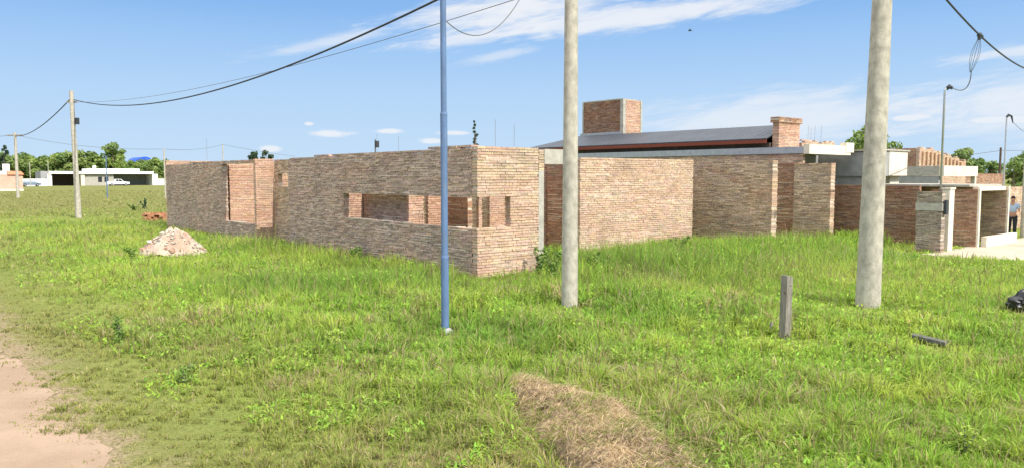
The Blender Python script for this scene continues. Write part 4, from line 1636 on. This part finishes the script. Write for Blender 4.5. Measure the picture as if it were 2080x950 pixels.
for px in (200, 213):
    part(MH, T, 'window', 'glass_dark', (X_(px), X_(px + 8), .585, .6, .9, 2.3))

UW = 209.0
v0_, v1_ = vat(36, UW), vat(96, UW)
GW = block_thing('garden_wall', 'low white garden wall behind the blue-grey car', 'wall', v0_, UW)
m = MB(VU)
m.box(v0_, v1_, UW, UW + .2, 0, 1.75)
m.build('wall_panel', 'white_paint', GW)
m = MB(VU)
m.box(v0_ - .05, v1_ + .05, UW - .05, UW + .25, 1.755, 1.85)
m.build('coping', 'white_paint', GW)

UP = 138.0
VP = vat(-60, UP)
pp = vu1(VP, UP)
T = frame(pp[0], pp[1], BANG)
PH = thing('pink_house', 'pink house with an orange tiled roof edge and white chimney at the left edge', 'house', (pp[0], pp[1], 0), BANG)
XX = lambda px: vat(px, UP) - VP
part(PH, T, 'wall', 'pink_paint', (0, XX(46), 0, 8, .32, 2.75))
part(PH, T, 'plinth', 'plaster_cream', (-.05, XX(46) + .05, -.05, 8, 0, .315))
part(PH, T, 'white_band', 'white_paint', (-.1, XX(14), -.12, 8, 2.752, 3.35))
m = MB(T)
m.hexa([(XX(15), -.3, 2.76), (XX(49), -.3, 2.76), (XX(49), 8, 2.76), (XX(15), 8, 2.76), (XX(17), .9, 3.4), (XX(45), .9, 3.3), (XX(45), 7, 3.3), (XX(17), 7, 3.4)])
m.build('tiled_roof', 'orange_tile', PH)
part(PH, T, 'chimney', 'white_paint', (XX(10), XX(23), 1.5, 2.6, 3.2, 4.55))
part(PH, T, 'window', 'glass_dark', (XX(-30), XX(-14), -.02, -.001, 1.1, 2.2))

UB = 305.0
VB0, VB1 = vat(276, UB), vat(316, UB)
BS = block_thing('warehouse', 'far shed with a curved bright blue roof beyond the trees', 'shed', VB0, UB)
m = MB(VU)
m.box(VB0 + .2, VB1 - .2, UB, UB + 14, 0, 7.4)
m.build('wall', 'plaster_grey', BS)
m = MB(VU)
prof = [(VB0 + (VB1 - VB0) * k / 12, 7.4 + 2.6 * (1 - abs((k - 6) / 6) ** 2) ** .8) for k in range(13)]
nP = len(prof)
V = [(a_, UB - .3, z_) for a_, z_ in prof] + [(a_, UB + 14.3, z_) for a_, z_ in prof]
Fs = [(i, i + 1, nP + i + 1, nP + i) for i in range(nP - 1)] + [tuple(range(nP))[::-1], tuple(range(nP, 2 * nP)), (0, nP, 2 * nP - 1, nP - 1)]
m.add(V, Fs)
m.build('curved_roof', 'blue_roof', BS)


def vehicle(name, label, cat, x, y, rz, profile, width, paint, wheels, glass):
    """side profile extruded across the width, plus wheels, windows and lamps"""
    t = thing(name, label, cat, (x, y, 0), rz)
    T = frame(x, y, rz)
    m = MB(T)
    n = len(profile)
    hw = width / 2
    V = []
    for s, k in ((-1, 1.0), (1, 1.0)):
        for (a_, z_) in profile:
            V.append((a_, s * hw * (1.0 if z_ < 1.0 else .86), z_))
    Fs = [tuple(range(n)), tuple(range(n, 2 * n))[::-1]] + [(i, n + i, n + (i + 1) % n, (i + 1) % n) for i in range(n)]
    m.add(V, Fs)
    m.build('body', paint, t)
    for wx in wheels:
        for s in (-1, 1):
            m = MB(T)
            m.tube([(wx, s * (hw - .2), .34), (wx, s * (hw + .02), .34)], .34, 14)
            w = m.build('wheel', 'tyre', t)
            m = MB(T)
            m.tube([(wx, s * (hw + .021), .34), (wx, s * (hw + .035), .34)], .19, 10)
            m.build('rim', 'galvanised', w.parent)
    for gq in glass:
        for s in (-1, 1):
            m = MB(T)
            yv = s * hw * .86
            q = [(a_, yv + s * .012, z_) for a_, z_ in gq] + [(a_, yv + s * .03, z_) for a_, z_ in gq]
            nn_ = len(gq)
            m.add(q, [tuple(range(nn_)), tuple(range(nn_, 2 * nn_))[::-1]] + [(i, (i + 1) % nn_, nn_ + (i + 1) % nn_, nn_ + i) for i in range(nn_)])
            m.build('window', 'glass_dark', t)
    return t


pc = vu1(vat(62, 204.0), 204.0)
vehicle('parked_car', 'blue-grey parked car in front of the low white garden wall', 'car', pc[0], pc[1], BANG,
        [(-2.1, .3), (2.1, .3), (2.15, .75), (1.2, .95), (.5, 1.42), (-1.1, 1.42), (-1.8, .98), (-2.12, .85)], 1.75, 'car_blue', (-1.3, 1.3),
        [[(-1.5, 1.0), (-.15, 1.0), (-.15, 1.34), (-1.0, 1.34)], [(-.05, 1.0), (.95, 1.0), (.42, 1.34), (-.05, 1.34)]])
pc = at(240, 372, 199)
vehicle('pickup_truck', 'white pickup truck parked before the white modern house', 'pickup', pc[0], pc[1], BANG,
        [(-2.7, .42), (2.5, .42), (2.55, .95), (1.2, 1.08), (.55, 1.75), (-.75, 1.75), (-.9, 1.1), (-2.7, 1.1)], 1.85, 'car_white', (-1.7, 1.6),
        [[(-.65, 1.12), (-.1, 1.12), (-.1, 1.65), (-.62, 1.65)], [(0, 1.12), (.95, 1.12), (.45, 1.65), (0, 1.65)]])
# ------------------------------------------------------------------ person by the driveway
PX, PY = 20.68, 31.5
PE = thing('person', 'person in a light blue shirt and dark trousers standing at the far right', 'person', (PX, PY, 0), R(-40))


def skin_mesh(name, joints, edges, material, parent, sub=2):
    me = bpy.data.meshes.new(name)
    names = list(joints)
    me.from_pydata([joints[k][:3] for k in names], [(names.index(a_), names.index(b_)) for a_, b_ in edges], [])
    me.materials.append(MATS[material])
    o = bpy.data.objects.new(name, me)
    COL.objects.link(o)
    o.parent = parent
    md = o.modifiers.new('skin', 'SKIN')
    md.use_smooth_shade = True
    for i, k in enumerate(names):
        sv = me.skin_vertices[0].data[i]
        r = joints[k][3]
        sv.radius = r if isinstance(r, tuple) else (r, r)
        sv.use_root = (i == 0)
    ss = o.modifiers.new('sub', 'SUBSURF')
    ss.levels = sub
    ss.render_levels = sub
    return o


J = dict(pelvis=(0, 0, .90, (.14, .11)), waist=(0, .01, 1.05, (.125, .10)), chest=(0, 0, 1.26, (.15, .11)), neck=(0, -.01, 1.41, .055),
         head0=(0, -.03, 1.50, .075), head1=(0, -.03, 1.60, .082))
E = [('pelvis', 'waist'), ('waist', 'chest'), ('chest', 'neck'), ('neck', 'head0'), ('head0', 'head1')]
for s, nm in ((-1, 'l'), (1, 'r')):
    J['hip' + nm] = (s * .09, 0, .84, .09)
    J['knee' + nm] = (s * .10, -.03 * s, .47, .06)
    J['ankle' + nm] = (s * .10, .02 - .03 * s, .09, .04)
    J['toe' + nm] = (s * .11, -.14 - .03 * s, .035, .035)
    E += [('pelvis', 'hip' + nm), ('hip' + nm, 'knee' + nm), ('knee' + nm, 'ankle' + nm), ('ankle' + nm, 'toe' + nm)]
    J['sh' + nm] = (s * .18, 0, 1.33, .055)
    J['elb' + nm] = (s * .23, -.05, 1.07, .042)
    J['wr' + nm] = (s * .20, -.24, .98, .03)
    J['palm' + nm] = (s * .195, -.31, .96, .032)
    E += [('chest', 'sh' + nm), ('sh' + nm, 'elb' + nm), ('elb' + nm, 'wr' + nm), ('wr' + nm, 'palm' + nm)]
    for f in range(4):
        k = 'f%d' % f + nm
        J[k] = (s * (.175 + f * .014), -.37 + abs(f - 1.5) * .006, .945, .008)
        J[k + 't'] = (s * (.173 + f * .014), -.405 + abs(f - 1.5) * .01, .925, .007)
        E += [('palm' + nm, k), (k, k + 't')]
    J['th' + nm] = (s * .15, -.34, .955, .009)
    E += [('palm' + nm, 'th' + nm)]
skin_mesh('body', J, E, 'skin', PE)
Js = dict(waist=(0, .01, .97, (.155, .125)), mid=(0, .01, 1.1, (.15, .12)), chest=(0, 0, 1.27, (.17, .125)), col=(0, 0, 1.37, .075))
Es = [('waist', 'mid'), ('mid', 'chest'), ('chest', 'col')]
for s, nm in ((-1, 'l'), (1, 'r')):
    Js['sh' + nm] = (s * .185, 0, 1.33, .07)
    Js['sl' + nm] = (s * .222, -.03, 1.13, .06)
    Es += [('chest', 'sh' + nm), ('sh' + nm, 'sl' + nm)]
skin_mesh('shirt', Js, Es, 'shirt', PE)
Jt = dict(pelvis=(0, 0, .93, (.155, .125)))
Et = []
for s, nm in ((-1, 'l'), (1, 'r')):
    Jt['hip' + nm] = (s * .092, 0, .82, .108)
    Jt['knee' + nm] = (s * .10, -.03 * s, .47, .08)
    Jt['hem' + nm] = (s * .10, .02 - .03 * s, .11, .065)
    Et += [('pelvis', 'hip' + nm), ('hip' + nm, 'knee' + nm), ('knee' + nm, 'hem' + nm)]
skin_mesh('trousers', Jt, Et, 'trousers', PE)
for s in (-1, 1):
    skin_mesh('shoe', dict(a=(s * .10, .05 - .03 * s, .05, .05), b=(s * .105, -.08 - .03 * s, .045, .048), c=(s * .11, -.17 - .03 * s, .035, .035)), [('a', 'b'), ('b', 'c')], 'shoe', PE, 1)
skin_mesh('hair', dict(a=(0, .02, 1.53, .082), b=(0, -.005, 1.63, .09), c=(0, -.05, 1.665, .06)), [('a', 'b'), ('b', 'c')], 'hair', PE)
m = MB(frame(PX, PY, R(-40)))
m.tube([(0, -.105, 1.57), (0, -.132, 1.54), (0, -.11, 1.53)], [.008, .014, .008], 6)
m.build('nose', 'skin', PE, smooth=True)
for s in (-1, 1):
    m = MB(frame(PX, PY, R(-40)))
    m.tube([(s * .03, -.104, 1.572), (s * .03, -.114, 1.572)], .010, 8)
    m.build('eye', 'hair', PE)
    m = MB(frame(PX, PY, R(-40)))
    m.tube([(s * .078, -.03, 1.575), (s * .092, -.025, 1.56), (s * .08, -.03, 1.53)], [.008, .014, .008], 6)
    m.build('ear', 'skin', PE)
m = MB(frame(PX, PY, R(-40)))
m.tube([(-.022, -.103, 1.49), (0, -.11, 1.488), (.022, -.103, 1.49)], .007, 6)
m.build('mouth', 'shoe', PE)
